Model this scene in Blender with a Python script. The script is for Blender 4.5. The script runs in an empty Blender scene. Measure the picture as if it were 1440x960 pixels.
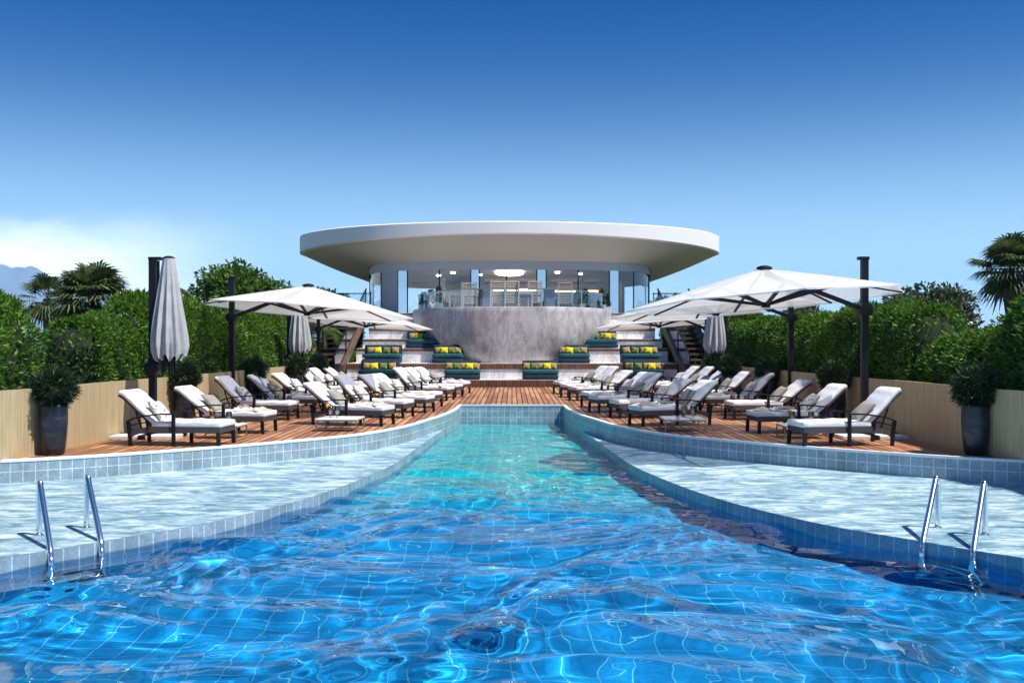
import bpy, math, random
import numpy as np
from mathutils import Vector, Matrix
R = math.radians
random.seed(7)
SC = bpy.context.scene
COL = SC.collection
F = 1400.0 / 1440.0
TAU = 2 * math.pi
HAZE = .00017

# ------------------------------------------------------------------ materials
def new_mat(name):
    m = bpy.data.materials.new(name); m.use_nodes = True
    nt = m.node_tree
    return m, nt, nt.nodes['Principled BSDF'], nt.nodes['Material Output']

def N(nt, typ, **kw):
    n = nt.nodes.new(typ)
    for k, v in kw.items():
        if k.startswith('i_'):
            key = k[2:]
            key = int(key) if key.isdigit() else key.replace('_', ' ')
            n.inputs[key].default_value = v
        else:
            setattr(n, k, v)
    return n

def ramp(nt, stops, fac=None):
    n = nt.nodes.new('ShaderNodeValToRGB')
    cr = n.color_ramp
    while len(cr.elements) < len(stops): cr.elements.new(.5)
    for e, (p, c) in zip(cr.elements, stops):
        e.position = p; e.color = (*c, 1)
    if fac is not None: nt.links.new(fac, n.inputs[0])
    return n

def plain(name, col, rough=.6, metal=0., var=.12, scale=6., bump=0., bscale=40., spec=.5, coat=0.):
    m, nt, b, out = new_mat(name)
    tc = N(nt, 'ShaderNodeTexCoord')
    nz = N(nt, 'ShaderNodeTexNoise', i_Scale=scale, i_Detail=5.); nt.links.new(tc.outputs['Object'], nz.inputs['Vector'])
    lo = tuple(max(0, c * (1 - var)) for c in col); hi = tuple(min(1, c * (1 + var)) for c in col)
    r = ramp(nt, [(.3, lo), (.7, hi)], nz.outputs[0]); nt.links.new(r.outputs[0], b.inputs['Base Color'])
    b.inputs['Roughness'].default_value = rough; b.inputs['Metallic'].default_value = metal
    b.inputs['Specular IOR Level'].default_value = spec
    b.inputs['Coat Weight'].default_value = coat
    if bump:
        n2 = N(nt, 'ShaderNodeTexNoise', i_Scale=bscale, i_Detail=4.); nt.links.new(tc.outputs['Object'], n2.inputs['Vector'])
        bp = N(nt, 'ShaderNodeBump', i_Strength=bump, i_Distance=.02)
        nt.links.new(n2.outputs[0], bp.inputs['Height']); nt.links.new(bp.outputs[0], b.inputs['Normal'])
    return m

def leaf_mat(name, cols, trans=.3, rough=.5):
    m, nt, b, out = new_mat(name)
    g = N(nt, 'ShaderNodeNewGeometry')
    k = len(cols)
    r = ramp(nt, [((i + .0) / max(1, k - 1), c) for i, c in enumerate(cols)], g.outputs['Random Per Island'])
    nt.links.new(r.outputs[0], b.inputs['Base Color']); b.inputs['Roughness'].default_value = rough
    b.inputs['Specular IOR Level'].default_value = .35
    t = N(nt, 'ShaderNodeBsdfTranslucent'); nt.links.new(r.outputs[0], t.inputs[0])
    mx = N(nt, 'ShaderNodeMixShader', i_0=trans)
    nt.links.new(b.outputs[0], mx.inputs[1]); nt.links.new(t.outputs[0], mx.inputs[2]); nt.links.new(mx.outputs[0], out.inputs[0])
    return m

def tile_mat(name, c1, c2, grout, size=.15, gw=.006, rough=.35, streak=(.5,), uv=True, bigscale=2.0, hl=None):
    m, nt, b, out = new_mat(name)
    tc = N(nt, 'ShaderNodeTexCoord')
    src = tc.outputs['UV' if uv else 'Object']
    br = N(nt, 'ShaderNodeTexBrick', offset=0.0, squash=1.0)
    br.inputs['Scale'].default_value = 1.0
    br.inputs['Mortar Size'].default_value = gw
    br.inputs['Mortar Smooth'].default_value = .1
    br.inputs['Bias'].default_value = 0.
    br.inputs['Brick Width'].default_value = size
    br.inputs['Row Height'].default_value = size
    br.inputs['Color1'].default_value = (*c1, 1); br.inputs['Color2'].default_value = (*c2, 1)
    br.inputs['Mortar'].default_value = (*grout, 1)
    nt.links.new(src, br.inputs['Vector'])
    nz = N(nt, 'ShaderNodeTexNoise', i_Scale=14., i_Detail=6., i_Roughness=.65, i_Distortion=1.2); nt.links.new(src, nz.inputs['Vector'])
    n3 = N(nt, 'ShaderNodeTexNoise', i_Scale=bigscale, i_Detail=3.); nt.links.new(src, n3.inputs['Vector'])
    mm = N(nt, 'ShaderNodeMath', operation='MULTIPLY'); nt.links.new(nz.outputs[0], mm.inputs[0]); nt.links.new(n3.outputs[0], mm.inputs[1])
    rr = ramp(nt, [(.12, (.62, .62, .62)), (.4, (1.18, 1.18, 1.18))], mm.outputs[0])
    mx = N(nt, 'ShaderNodeMix', data_type='RGBA', blend_type='MULTIPLY', i_Factor=1.)
    nt.links.new(br.outputs[0], mx.inputs['A']); nt.links.new(rr.outputs[0], mx.inputs['B'])
    nt.links.new(mx.outputs['Result'], b.inputs['Base Color'])
    b.inputs['Roughness'].default_value = rough
    bp = N(nt, 'ShaderNodeBump', i_Strength=.4, i_Distance=.004, invert=True)
    nt.links.new(br.outputs['Fac'], bp.inputs['Height']); nt.links.new(bp.outputs[0], b.inputs['Normal'])
    return m

M = {}
M['dark_metal'] = plain('charcoal_metal', (.006, .007, .011), .5, 0., .1, spec=.3)
M['woven'] = plain('charcoal_weave', (.05, .052, .056), .65, 0, .25, 60., .5, 160.)
M['cushion'] = plain('white_cushion_fabric', (.74, .74, .75), .9, 0, .03, 3., .35, 9.)
M['taupe'] = plain('taupe_fabric', (.30, .275, .24), .95, 0, .1, 8., .3, 30.)
M['beige'] = plain('beige_towel', (.50, .45, .35), .95, 0, .1, 10., .5, 60.)
M['white_towel'] = plain('white_towel', (.74, .74, .73), .95, 0, .05, 10., .5, 60.)
M['canopy_edge'] = plain('canopy_hem', (.75, .74, .71), .9)
M['slab'] = plain('white_concrete', (.62, .61, .59), .8, 0, .08, 5., .2, 50.)
M['table_top'] = plain('white_table_top', (.72, .71, .68), .45, 0, .04)
M['table_metal'] = plain('brushed_table_metal', (.30, .28, .25), .4, .7, .1)
M['roof'] = plain('white_render', (.80, .80, .80), .7, 0, .02, .5)
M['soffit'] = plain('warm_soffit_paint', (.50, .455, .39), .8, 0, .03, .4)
M['band'] = plain('grey_fascia', (.40, .42, .44), .6, 0, .04, 1.)
M['grey_panel'] = plain('grey_panel', (.36, .37, .40), .55, 0, .06, 1.)
M['taupe_ceiling'] = plain('taupe_ceiling', (.33, .29, .27), .7, 0, .05, 1.)
M['wood_wall'] = plain('interior_wood', (.30, .17, .09), .5, 0, .3, 3.)
M['pale_wall'] = plain('interior_plaster', (.42, .40, .37), .7, 0, .1, 2.)
M['stone_floor'] = plain('terrace_stone', (.35, .34, .33), .6, 0, .1, 2.)
M['teal'] = plain('teal_fabric', (.008, .085, .115), .85, 0, .15, 6., .3, 40.)
M['navy'] = plain('navy_fabric', (.008, .032, .058), .85, 0, .2, 6., .3, 40.)
M['mustard'] = plain('mustard_fabric', (.37, .255, .07), .9, 0, .15, 10., .3, 40.)
M['yellow'] = plain('yellow_fabric', (.72, .58, .012), .9, 0, .08, 10., .3, 40.)
M['green'] = plain('olive_green_fabric', (.14, .20, .045), .9, 0, .35, 25., .3, 40.)
M['stringer'] = plain('brown_stringer', (.115, .070, .042), .55, 0, .2, 4.)
M['soil'] = plain('soil', (.07, .05, .035), .95, 0, .3, 3., .5, 20.)
M['bark'] = plain('bark', (.11, .08, .055), .9, 0, .3, 8., .6, 30.)
M['chair_frame'] = plain('chair_white_frame', (.46, .46, .46), .5)
M['slat'] = plain('tan_slats', (.42, .35, .24), .6, 0, .15, 8.)
M['chair_fabric'] = plain('blue_grey_fabric', (.12, .15, .21), .8)
M['coping'] = plain('white_coping_stone', (.74, .75, .76), .6, 0, .05, 4., .15, 40.)
M['orange'] = plain('orange_fruit', (.85, .33, .02), .5)
M['juice'] = plain('orange_juice', (.80, .42, .03), .25)
M['milk'] = plain('pale_lemon_drink', (.75, .70, .50), .25)
M['straw'] = plain('straw', (.8, .75, .2), .5)
M['dark_soil'] = plain('potting_soil', (.02, .015, .01), .95)
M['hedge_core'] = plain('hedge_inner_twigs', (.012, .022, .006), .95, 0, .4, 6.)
def drift(m):
    nt = m.node_tree; tc = N(nt, 'ShaderNodeTexCoord'); nz = N(nt, 'ShaderNodeTexNoise', i_Scale=1.6, i_Detail=4.); nt.links.new(tc.outputs['Object'], nz.inputs['Vector'])
    r = ramp(nt, [(.34, (.62, .72, .75)), (.52, (1, 1, 1)), (.68, (1.18, 1.08, .9))], nz.outputs[0])
    b = nt.nodes['Principled BSDF']; src = b.inputs['Base Color'].links[0].from_socket
    mx = N(nt, 'ShaderNodeMix', data_type='RGBA', blend_type='MULTIPLY', i_Factor=1.); nt.links.new(src, mx.inputs['A']); nt.links.new(r.outputs[0], mx.inputs['B'])
    nt.links.new(mx.outputs['Result'], b.inputs['Base Color'])
    for n in nt.nodes:
        if n.type == 'BSDF_TRANSLUCENT': nt.links.new(mx.outputs['Result'], n.inputs[0])
M['hedge'] = leaf_mat('hedge_leaves', [(.024, .080, .006), (.058, .155, .011), (.10, .235, .016), (.21, .34, .04)], .38)
M['tree_leaf'] = leaf_mat('tree_leaves', [(.035, .08, .008), (.07, .16, .015), (.13, .24, .03)], .35)
M['grey_leaf'] = leaf_mat('greyish_leaves', [(.03, .05, .016), (.06, .095, .03), (.17, .20, .11)], .25, .35)
M['bronze_leaf'] = leaf_mat('bronze_leaves', [(.07, .05, .015), (.12, .085, .02)], .3)
M['palm_leaf'] = leaf_mat('palm_leaves', [(.035, .06, .012), (.075, .11, .028), (.16, .19, .07)], .25)
M['palm_dead'] = leaf_mat('dry_palm_skirt', [(.20, .13, .08), (.33, .21, .13)], .2)
M['lime_leaf'] = leaf_mat('lime_leaves', [(.05, .11, .012), (.15, .22, .03)], .3)
M['pot_leaf'] = leaf_mat('dark_needles', [(.008, .022, .009), (.016, .042, .014), (.035, .075, .022)], .15)
M['shrub_leaf'] = leaf_mat('terrace_shrub_leaves', [(.012, .03, .012), (.04, .07, .02)], .2)

def chrome():
    m, nt, b, out = new_mat('polished_steel')
    b.inputs['Base Color'].default_value = (.80, .81, .82, 1); b.inputs['Metallic'].default_value = 1; b.inputs['Roughness'].default_value = .24
    return m
M['chrome'] = chrome()

def canopy_mat():
    m, nt, b, out = new_mat('sheer_white_canopy')
    tc = N(nt, 'ShaderNodeTexCoord')
    nz = N(nt, 'ShaderNodeTexNoise', i_Scale=2.5, i_Detail=4.); nt.links.new(tc.outputs['Object'], nz.inputs['Vector'])
    r = ramp(nt, [(.3, (.88, .875, .85)), (.7, (.94, .935, .91))], nz.outputs[0])
    d = N(nt, 'ShaderNodeBsdfDiffuse'); nt.links.new(r.outputs[0], d.inputs[0])
    t = N(nt, 'ShaderNodeBsdfTranslucent'); nt.links.new(r.outputs[0], t.inputs[0])
    tr = N(nt, 'ShaderNodeBsdfTransparent')
    a = N(nt, 'ShaderNodeMixShader', i_0=.30); nt.links.new(d.outputs[0], a.inputs[1]); nt.links.new(t.outputs[0], a.inputs[2])
    c = N(nt, 'ShaderNodeMixShader', i_0=.27); nt.links.new(a.outputs[0], c.inputs[1]); nt.links.new(tr.outputs[0], c.inputs[2])
    nt.links.new(c.outputs[0], out.inputs[0])
    return m
M['canopy'] = canopy_mat()
M['closed_canopy'] = plain('folded_grey_canopy', (.42, .42, .42), .9, 0, .12, 5., .3, 60.)

def glass_mat(name, tint, refl=.12, rough=0.02):
    m, nt, b, out = new_mat(name)
    fr = N(nt, 'ShaderNodeFresnel', i_IOR=1.5)
    ad = N(nt, 'ShaderNodeMath', operation='ADD', use_clamp=True, i_1=refl); nt.links.new(fr.outputs[0], ad.inputs[0])
    tr = N(nt, 'ShaderNodeBsdfTransparent'); tr.inputs[0].default_value = (*tint, 1)
    gl = N(nt, 'ShaderNodeBsdfGlossy', i_Roughness=rough)
    mx = N(nt, 'ShaderNodeMixShader'); nt.links.new(ad.outputs[0], mx.inputs[0]); nt.links.new(tr.outputs[0], mx.inputs[1]); nt.links.new(gl.outputs[0], mx.inputs[2])
    nt.links.new(mx.outputs[0], out.inputs[0])
    return m
M['glass'] = glass_mat('window_glass', (.90, .94, .96), .09)
M['green_glass'] = glass_mat('green_tinted_glass', (.45, .72, .62), .08)
M['rail_glass'] = glass_mat('balustrade_glass', (.80, .90, .92), .10)
M['mirror_glass'] = glass_mat('reflective_pane', (.3, .4, .5), .85)
M['drink_glass'] = glass_mat('tumbler_glass', (.92, .94, .94), .05)

def emit(name, col, s):
    m, nt, b, out = new_mat(name)
    e = N(nt, 'ShaderNodeEmission', i_Strength=s); e.inputs[0].default_value = (*col, 1); nt.links.new(e.outputs[0], out.inputs[0]); return m
M['lamp_white'] = emit('lit_ceiling_lamp', (1, .93, .84), 7.)
M['lamp_warm'] = emit('lit_cove_strip', (1, .60, .28), 6.)

def deck_mat():
    m, nt, b, out = new_mat('teak_planks')
    tc = N(nt, 'ShaderNodeTexCoord')
    mp = N(nt, 'ShaderNodeMapping'); mp.inputs['Rotation'].default_value = (0, 0, R(90))
    nt.links.new(tc.outputs['Object'], mp.inputs[0])
    br = N(nt, 'ShaderNodeTexBrick', offset=.37, offset_frequency=2)
    br.inputs['Scale'].default_value = 1.; br.inputs['Mortar Size'].default_value = .013; br.inputs['Mortar Smooth'].default_value = .05
    br.inputs['Brick Width'].default_value = 2.7; br.inputs['Row Height'].default_value = .135
    br.inputs['Color1'].default_value = (.30, .12, .05, 1); br.inputs['Color2'].default_value = (.60, .31, .15, 1); br.inputs['Mortar'].default_value = (.010, .005, .003, 1)
    nt.links.new(mp.outputs[0], br.inputs['Vector'])
    m2 = N(nt, 'ShaderNodeMapping'); m2.inputs['Scale'].default_value = (18, 1.2, 1); nt.links.new(tc.outputs['Object'], m2.inputs[0])
    nz = N(nt, 'ShaderNodeTexNoise', i_Scale=1.6, i_Detail=6., i_Roughness=.6); nt.links.new(m2.outputs[0], nz.inputs['Vector'])
    rr = ramp(nt, [(.3, (.68, .64, .6)), (.7, (1.3, 1.25, 1.2))], nz.outputs[0])
    mx = N(nt, 'ShaderNodeMix', data_type='RGBA', blend_type='MULTIPLY', i_Factor=1.)
    nt.links.new(br.outputs[0], mx.inputs['A']); nt.links.new(rr.outputs[0], mx.inputs['B'])
    n5 = N(nt, 'ShaderNodeTexNoise', i_Scale=.7, i_Detail=5., i_Roughness=.65); nt.links.new(tc.outputs['Object'], n5.inputs['Vector'])
    r5 = ramp(nt, [(.3, (.72, .70, .70)), (.55, (1, 1, 1)), (.75, (1.12, 1.10, 1.06))], n5.outputs[0])
    mx5 = N(nt, 'ShaderNodeMix', data_type='RGBA', blend_type='MULTIPLY', i_Factor=1.); nt.links.new(mx.outputs['Result'], mx5.inputs['A']); nt.links.new(r5.outputs[0], mx5.inputs['B'])
    nt.links.new(mx5.outputs['Result'], b.inputs['Base Color']); b.inputs['Roughness'].default_value = .5
    bp = N(nt, 'ShaderNodeBump', i_Strength=.8, i_Distance=.01, invert=True); nt.links.new(br.outputs['Fac'], bp.inputs['Height']); nt.links.new(bp.outputs[0], b.inputs['Normal'])
    return m
M['deck'] = deck_mat()

def vstripe_mat(name, c1, c2, gap, size, axis_uv=True, gw=.006):
    """vertical boards, by the mesh's UV (u along the face in metres, v up)"""
    m, nt, b, out = new_mat(name)
    tc = N(nt, 'ShaderNodeTexCoord')
    br = N(nt, 'ShaderNodeTexBrick', offset=0.)
    br.inputs['Scale'].default_value = 1.; br.inputs['Mortar Size'].default_value = gw; br.inputs['Brick Width'].default_value = size; br.inputs['Row Height'].default_value = 8.
    br.inputs['Color1'].default_value = (*c1, 1); br.inputs['Color2'].default_value = (*c2, 1); br.inputs['Mortar'].default_value = (*gap, 1)
    mp = N(nt, 'ShaderNodeMapping'); mp.inputs['Location'].default_value = (0, 3., 0)
    nt.links.new(tc.outputs['UV'], mp.inputs[0]); nt.links.new(mp.outputs[0], br.inputs['Vector'])
    m2 = N(nt, 'ShaderNodeMapping'); m2.inputs['Scale'].default_value = (30, 2, 1); nt.links.new(tc.outputs['UV'], m2.inputs[0])
    nz = N(nt, 'ShaderNodeTexNoise', i_Scale=1., i_Detail=5.); nt.links.new(m2.outputs[0], nz.inputs['Vector'])
    rr = ramp(nt, [(.3, (.84, .83, .82)), (.7, (1.12, 1.12, 1.12))], nz.outputs[0])
    mx = N(nt, 'ShaderNodeMix', data_type='RGBA', blend_type='MULTIPLY', i_Factor=1.)
    nt.links.new(br.outputs[0], mx.inputs['A']); nt.links.new(rr.outputs[0], mx.inputs['B'])
    nt.links.new(mx.outputs['Result'], b.inputs['Base Color']); b.inputs['Roughness'].default_value = .6
    bp = N(nt, 'ShaderNodeBump', i_Strength=.6, i_Distance=.006, invert=True); nt.links.new(br.outputs['Fac'], bp.inputs['Height']); nt.links.new(bp.outputs[0], b.inputs['Normal'])
    return m
M['fence'] = vstripe_mat('tan_fence_boards', (.47, .36, .20), (.52, .405, .23), (.38, .29, .16), .07, gw=.003)
M['riser_wood'] = vstripe_mat('red_brown_riser_slats', (.13, .055, .030), (.20, .09, .05), (.02, .008, .005), .09, gw=.012)

def marble(name, base, dark, vein_scale=1.2, warm=None):
    m, nt, b, out = new_mat(name)
    tc = N(nt, 'ShaderNodeTexCoord')
    n1 = N(nt, 'ShaderNodeTexNoise', i_Scale=.55 * vein_scale, i_Detail=8., i_Roughness=.6, i_Distortion=1.5); nt.links.new(tc.outputs['Object'], n1.inputs['Vector'])
    mp = N(nt, 'ShaderNodeMapping'); mp.inputs['Rotation'].default_value = (.4, .6, .5); mp.inputs['Scale'].default_value = (1.7, 1.3, .55)
    nt.links.new(tc.outputs['Object'], mp.inputs[0])
    n2 = N(nt, 'ShaderNodeTexNoise', i_Scale=1.3 * vein_scale, i_Detail=10., i_Roughness=.66, i_Distortion=.9); nt.links.new(mp.outputs[0], n2.inputs['Vector'])
    vein = ramp(nt, [(.45, (1, 1, 1)), (.495, (.64, .63, .63)), (.508, (.68, .67, .67)), (.55, (1, 1, 1))], n2.outputs[0])
    bs = ramp(nt, [(.3, dark), (.55, base), (.75, tuple(min(1, c * 1.12) for c in base))], n1.outputs[0])
    mx = N(nt, 'ShaderNodeMix', data_type='RGBA', blend_type='MULTIPLY', i_Factor=.8)
    nt.links.new(bs.outputs[0], mx.inputs['A']); nt.links.new(vein.outputs[0], mx.inputs['B'])
    nt.links.new(mx.outputs['Result'], b.inputs['Base Color']); b.inputs['Roughness'].default_value = .35
    return m
M['marble'] = marble('grey_veined_marble', (.56, .535, .52), (.29, .26, .25), 1.0)
M['step_marble'] = marble('white_step_marble', (.80, .78, .76), (.68, .66, .64), 1.0)

def shelf_mat():
    m, nt, b, out = new_mat('pale_wet_stone')
    tc = N(nt, 'ShaderNodeTexCoord')
    mp = N(nt, 'ShaderNodeMapping'); mp.inputs['Scale'].default_value = (1.3, 3.2, 1); mp.inputs['Rotation'].default_value = (0, 0, R(10))
    nt.links.new(tc.outputs['Object'], mp.inputs[0])
    n1 = N(nt, 'ShaderNodeTexNoise', i_Scale=1.7, i_Detail=8., i_Roughness=.72, i_Distortion=.8); nt.links.new(mp.outputs[0], n1.inputs['Vector'])
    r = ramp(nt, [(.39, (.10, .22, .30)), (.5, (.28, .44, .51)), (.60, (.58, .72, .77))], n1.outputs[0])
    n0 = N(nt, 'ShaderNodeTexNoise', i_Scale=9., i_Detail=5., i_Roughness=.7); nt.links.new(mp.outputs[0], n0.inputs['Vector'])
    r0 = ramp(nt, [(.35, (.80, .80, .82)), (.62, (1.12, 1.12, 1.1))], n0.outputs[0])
    mx = N(nt, 'ShaderNodeMix', data_type='RGBA', blend_type='MULTIPLY', i_Factor=1.)
    nt.links.new(r.outputs[0], mx.inputs['A']); nt.links.new(r0.outputs[0], mx.inputs['B'])
    nt.links.new(mx.outputs['Result'], b.inputs['Base Color']); b.inputs['Roughness'].default_value = .42
    bp = N(nt, 'ShaderNodeBump', i_Strength=.35, i_Distance=.02); nt.links.new(n1.outputs[0], bp.inputs['Height']); nt.links.new(bp.outputs[0], b.inputs['Normal'])
    return m
M['shelf'] = shelf_mat()
M['wall_tile'] = tile_mat('blue_grey_wall_tiles', (.25, .36, .43), (.32, .42, .475), (.66, .72, .75), .15, .006)
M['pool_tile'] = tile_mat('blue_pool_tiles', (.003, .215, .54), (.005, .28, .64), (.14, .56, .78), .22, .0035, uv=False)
def tint_tiles_by_water():
    # water absorption put into the tile colour: turquoise far end, blue deep end
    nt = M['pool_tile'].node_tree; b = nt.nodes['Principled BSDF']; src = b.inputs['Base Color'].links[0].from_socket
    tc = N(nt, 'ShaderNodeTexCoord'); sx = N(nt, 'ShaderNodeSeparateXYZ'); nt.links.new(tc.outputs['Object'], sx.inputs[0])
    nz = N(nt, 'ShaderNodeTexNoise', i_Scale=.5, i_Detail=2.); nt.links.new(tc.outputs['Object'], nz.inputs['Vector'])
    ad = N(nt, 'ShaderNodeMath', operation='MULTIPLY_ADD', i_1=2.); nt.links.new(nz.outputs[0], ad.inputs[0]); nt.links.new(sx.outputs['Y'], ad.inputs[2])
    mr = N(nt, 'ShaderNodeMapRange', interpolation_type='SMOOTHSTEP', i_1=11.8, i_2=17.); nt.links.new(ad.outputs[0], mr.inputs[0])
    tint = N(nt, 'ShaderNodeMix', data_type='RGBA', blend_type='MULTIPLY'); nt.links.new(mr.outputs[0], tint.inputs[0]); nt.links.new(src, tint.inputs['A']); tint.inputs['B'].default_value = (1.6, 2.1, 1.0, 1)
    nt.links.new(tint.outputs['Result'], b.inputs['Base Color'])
tint_tiles_by_water()
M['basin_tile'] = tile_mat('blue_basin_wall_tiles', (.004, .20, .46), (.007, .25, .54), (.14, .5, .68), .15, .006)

def pot_mat():
    m, nt, b, out = new_mat('streaked_dark_glaze')
    tc = N(nt, 'ShaderNodeTexCoord')
    mp = N(nt, 'ShaderNodeMapping'); mp.inputs['Rotation'].default_value = (0, R(40), 0); mp.inputs['Scale'].default_value = (2.2, 2.2, 7)
    nt.links.new(tc.outputs['Object'], mp.inputs[0])
    n1 = N(nt, 'ShaderNodeTexNoise', i_Scale=1.4, i_Detail=4., i_Distortion=.6); nt.links.new(mp.outputs[0], n1.inputs['Vector'])
    r = ramp(nt, [(.35, (.012, .010, .012)), (.55, (.016, .020, .032)), (.72, (.06, .08, .11))], n1.outputs[0])
    nt.links.new(r.outputs[0], b.inputs['Base Color']); b.inputs['Roughness'].default_value = .3
    bp = N(nt, 'ShaderNodeBump', i_Strength=.4, i_Distance=.02); nt.links.new(n1.outputs[0], bp.inputs['Height']); nt.links.new(bp.outputs[0], b.inputs['Normal'])
    return m
M['pot'] = pot_mat()

def print_mat():
    m, nt, b, out = new_mat('printed_cream_fabric')
    tc = N(nt, 'ShaderNodeTexCoord')
    n1 = N(nt, 'ShaderNodeTexNoise', i_Scale=9., i_Detail=3., i_Distortion=2.5); nt.links.new(tc.outputs['Object'], n1.inputs['Vector'])
    r = ramp(nt, [(.36, (.16, .15, .14)), (.45, (.60, .57, .52)), (.6, (.70, .67, .62))], n1.outputs[0])
    nt.links.new(r.outputs[0], b.inputs['Base Color']); b.inputs['Roughness'].default_value = .95
    return m
M['print'] = print_mat()

def water_mat():
    m, nt, b, out = new_mat('pool_water')
    b.inputs['Base Color'].default_value = (.88, .97, 1, 1); b.inputs['Transmission Weight'].default_value = 1.
    b.inputs['IOR'].default_value = 1.33; b.inputs['Roughness'].default_value = 0.
    return m
M['water'] = water_mat()

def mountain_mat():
    m, nt, b, out = new_mat('haze_blue_rock_and_snow')
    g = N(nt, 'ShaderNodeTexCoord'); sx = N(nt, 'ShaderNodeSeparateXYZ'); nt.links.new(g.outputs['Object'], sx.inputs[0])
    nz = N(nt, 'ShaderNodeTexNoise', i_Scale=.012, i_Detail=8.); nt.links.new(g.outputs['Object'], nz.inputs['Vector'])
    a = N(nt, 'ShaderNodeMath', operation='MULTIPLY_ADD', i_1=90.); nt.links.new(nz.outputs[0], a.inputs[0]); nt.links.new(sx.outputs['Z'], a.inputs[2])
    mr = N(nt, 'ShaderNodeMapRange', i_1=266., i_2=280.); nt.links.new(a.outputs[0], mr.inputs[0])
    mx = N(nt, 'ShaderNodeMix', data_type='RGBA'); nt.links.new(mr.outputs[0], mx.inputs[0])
    mx.inputs['A'].default_value = (.20, .27, .36, 1); mx.inputs['B'].default_value = (.85, .87, .9, 1)  # rock colour shifted blue to carry part of the distance haze
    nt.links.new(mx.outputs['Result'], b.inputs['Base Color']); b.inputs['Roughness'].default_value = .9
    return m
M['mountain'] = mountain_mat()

drift(M['hedge']); drift(M['tree_leaf'])
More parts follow.
